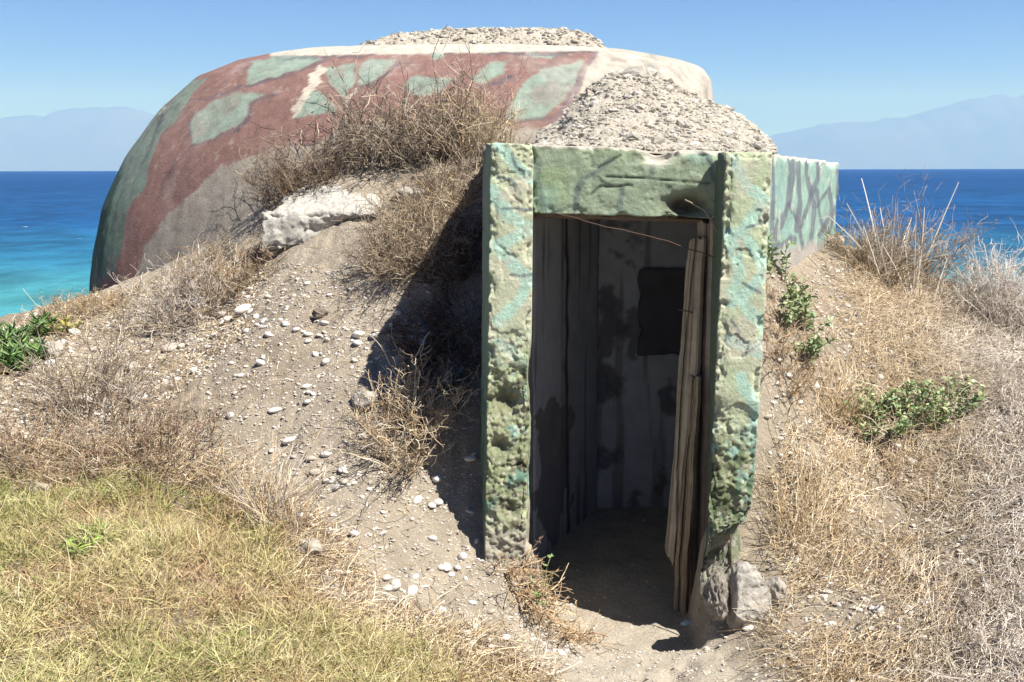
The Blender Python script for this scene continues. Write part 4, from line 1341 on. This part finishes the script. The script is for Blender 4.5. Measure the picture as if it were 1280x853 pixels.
Lx = walk(q, d, ln, 6, r, .26, .05)
gz = H0(Lx[:, -1, 0], Lx[:, -1, 1]); dz = np.clip(gz + .01 - Lx[:, -1, 2], 0, None); Lx[:, :, 2] += dz[:, None] * np.linspace(0, 1, 6)[None]
g = sstep(1100, 1260, x_ + 60 * pn_ + 40 * r.normal(size=S))[:, None]
cs_ = palette(r, S, STRAW, .15) * (1 - g) + palette(r, S, GREYS, .12) * g
tubes(acc, Lx, .0016 * r.uniform(.6, 1.3, (S, 1)) * np.linspace(1, .5, 6)[None], cs_)
tag(acc.build('dry_grass', M['plant']), 'matted straw coloured dry grass covering the ground at right', None, None, 'stuff')

# scattered straw litter over the mound, brush floor
acc = Acc()
for poly, n, l in ((LEFTB, 5000, .08), (GP([(300, 600), (400, 640), (470, 740), (640, 800), (700, 853), (560, 853), (380, 760), (330, 680)]), 7000, .08),
                   (GP([(480, 240), (600, 205), (600, 300), (470, 345), (475, 280)]), 5000, .1), (SLOPE, 900, .06),
                   (GP([(600, 700), (625, 700), (735, 800), (700, 815), (640, 770)]), 500, .05), (GP([(150, 560), (280, 520), (340, 600), (260, 610), (0, 600), (0, 560)]), 5000, .09),
                   (GP([(965, 340), (1060, 310), (1060, 420), (1000, 560), (965, 560)]), 600, .07)):
    q = sample_poly(poly, n, r); q[:, 2] += .004
    kp = r.random(n) < sstep(-.45, .35, fbm(q, 4, 90, 3)); q = q[kp]; S = len(q)
    a = r.uniform(0, 6.28, S)
    d = np.column_stack([np.cos(a), np.sin(a), np.abs(r.normal(.12, .2, S))])
    Lx = walk(q, d, l * np.exp(r.normal(0, .5, S)), 4, r, .25, .0)
    for k in range(1, 4):
        Lx[:, k, 2] = np.maximum(Lx[:, k, 2], H(Lx[:, k, 0], Lx[:, k, 1]) + .003)
    tubes(acc, Lx, np.full((S, 4), .0013), palette(r, S, STRAW + DRY[:3], .15))
tag(acc.build('plant_litter', M['plant']), 'dead stems and straw strewn over the mound', None, None, 'stuff')


# green plants
def leafy(name, spots, n, size, seed, label, cols, height, droop=.1, width=.35, fleshy=False):
    r = np.random.default_rng(seed)
    root = empty(name, G1(spots[0][0], spots[0][1]))
    tag(root, label, 'plant')
    st = Acc(); lf = Acc()
    for (px, py, rad, cnt) in spots:
        c = G1(px, py); a = r.uniform(0, 6.28, cnt); rr = np.sqrt(r.random(cnt)) * rad
        b = np.column_stack([c[0] + rr * np.cos(a), c[1] + rr * np.sin(a), np.zeros(cnt)]); b[:, 2] = H(b[:, 0], b[:, 1]) - .005
        d = np.column_stack([np.cos(a) * .9 * r.random(cnt), np.sin(a) * .9 * r.random(cnt) - .1, np.ones(cnt) * .8])
        A = walk(b, d, height * r.uniform(.5, 1.1, cnt), 6, r, .15)
        tubes(st, A, np.full((cnt, 6), .002), palette(r, cnt, [(.20, .24, .10)]))
        T = cnt * n
        si = r.integers(0, cnt, T); k = r.integers(1, 6, T)
        base = A[si, k]; aa = r.uniform(0, 6.28, T)
        dd = np.column_stack([np.cos(aa), np.sin(aa), r.uniform(.0, 1.1, T)])
        if fleshy:
            Lx = walk(base, dd, size * r.uniform(.6, 1.2, T), 5, r, .1, -.08)
            tubes(lf, Lx, (size * .085) * np.array([.8, 1.1, 1.0, .75, .15])[None] * np.ones((T, 1)), palette(r, T, cols, .15), 4)
        else:
            Lx = walk(base, dd, size * r.uniform(.6, 1.2, T), 5, r, .18, droop)
            tv = Lx[:, -1] - Lx[:, 0]; tv /= np.linalg.norm(tv, axis=1, keepdims=True) + 1e-9
            A2 = np.cross(tv, r.normal(size=(T, 3)) * .5 + np.array([0, 0, 1])); A2 /= np.linalg.norm(A2, axis=1, keepdims=True) + 1e-9
            w = size * width * np.array([.25, .8, 1.0, .7, .05])
            Vv = np.stack([Lx - A2[:, None] * w[None, :, None] * .5, Lx + A2[:, None] * w[None, :, None] * .5], 2)
            base_f = gridfaces(5, 2)
            lf.add(Vv, (base_f[None] + (np.arange(T) * 10)[:, None, None]).reshape(-1, 4), np.repeat(palette(r, T, cols, .18), 10, 0))
    st.build('stems', M['plant'], root); lf.build('leaves', M['leaf'], root)
    return root


leafy('succulent', [(20, 455, .16, 26), (0, 440, .12, 18), (45, 420, .07, 8), (8, 470, .1, 12)], 22, .075, 601, 'dark green fleshy succulent at the left edge of the picture', [(.09, .17, .045), (.13, .22, .06), (.06, .12, .04)], .15, fleshy=True)
leafy('succulent', [(82, 415, .05, 8)], 16, .055, 602, 'small yellow green succulent beside the pale stone at left', [(.36, .34, .10), (.26, .28, .08), (.40, .28, .10)], .08, fleshy=True)
leafy('green_shrub', [(1110, 530, .11, 26), (1150, 525, .12, 30), (1185, 510, .12, 26), (1085, 540, .06, 10)], 22, .036, 603, 'grey green leafy shrub spreading in the dry grass at right', [(.20, .30, .13), (.14, .24, .10), (.30, .36, .17), (.36, .38, .20)], .17)
leafy('green_weed', [(982, 368, .15, 42)], 22, .042, 604, 'pale green weed growing at the foot of the side wall', [(.26, .33, .17), (.34, .38, .20), (.18, .26, .12)], .16)
leafy('green_weed', [(1038, 306, .06, 8)], 12, .035, 605, 'small green sprig at the far end of the side wall', [(.26, .33, .15), (.32, .36, .17)], .12)
leafy('green_weed', [(671, 748, .02, 5)], 12, .024, 606, 'tiny green sprig beside the left pillar foot in the doorway', [(.22, .34, .12), (.16, .28, .10)], .22)
leafy('green_weed', [(110, 690, .08, 24)], 8, .06, 607, 'brighter green weed patch in the left lawn', [(.25, .36, .07), (.18, .30, .06)], .06, width=.14)

# ------------------------------------------------------------------ light and world
LD = np.array([-.56, .37, -.95]); LD /= np.linalg.norm(LD)
sun = bpy.data.lights.new('sun', 'SUN'); sun.energy = 5.0; sun.angle = math.radians(.5); sun.color = (1.0, .955, .89)
so = bpy.data.objects.new('sun', sun); COL.objects.link(so)
so.rotation_euler = Vector(-LD).to_track_quat('Z', 'Y').to_euler()
so.location = (5, -5, 12)
el = math.asin(-LD[2]); az = math.atan2(-LD[0], -LD[1])
w = bpy.data.worlds.new('World'); SC.world = w; w.use_nodes = True
nt = w.node_tree
bg = nt.nodes['Background']
sky = nt.nodes.new('ShaderNodeTexSky'); sky.sky_type = 'NISHITA'; sky.sun_disc = False
sky.sun_elevation = el; sky.sun_rotation = az
sky.altitude = 0; sky.air_density = .26; sky.dust_density = 0; sky.ozone_density = 10
nt.links.new(sky.outputs[0], bg.inputs['Color']); bg.inputs['Strength'].default_value = .083

cam = bpy.data.cameras.new('camera'); cam.sensor_width = 36; cam.lens = 36 * FPX / 1280
cam.clip_start = .05; cam.clip_end = 40000
co = bpy.data.objects.new('camera', cam); COL.objects.link(co)
R = Matrix((_r, _u, -_f)).transposed().to_4x4()
co.matrix_world = Matrix.Translation(Vector(EYE)) @ R
SC.camera = co

SC.view_settings.view_transform = 'Standard'; SC.view_settings.look = 'None'
SC.view_settings.exposure = .95; SC.view_settings.gamma = 1.0; SC.view_settings.use_curve_mapping = False
SC.cycles.use_denoising = True
SC.cycles.max_bounces = 6; SC.cycles.diffuse_bounces = 5; SC.cycles.glossy_bounces = 2; SC.cycles.transmission_bounces = 1
SC.cycles.volume_bounces = 1
SC.cycles.caustics_reflective = False; SC.cycles.caustics_refractive = False
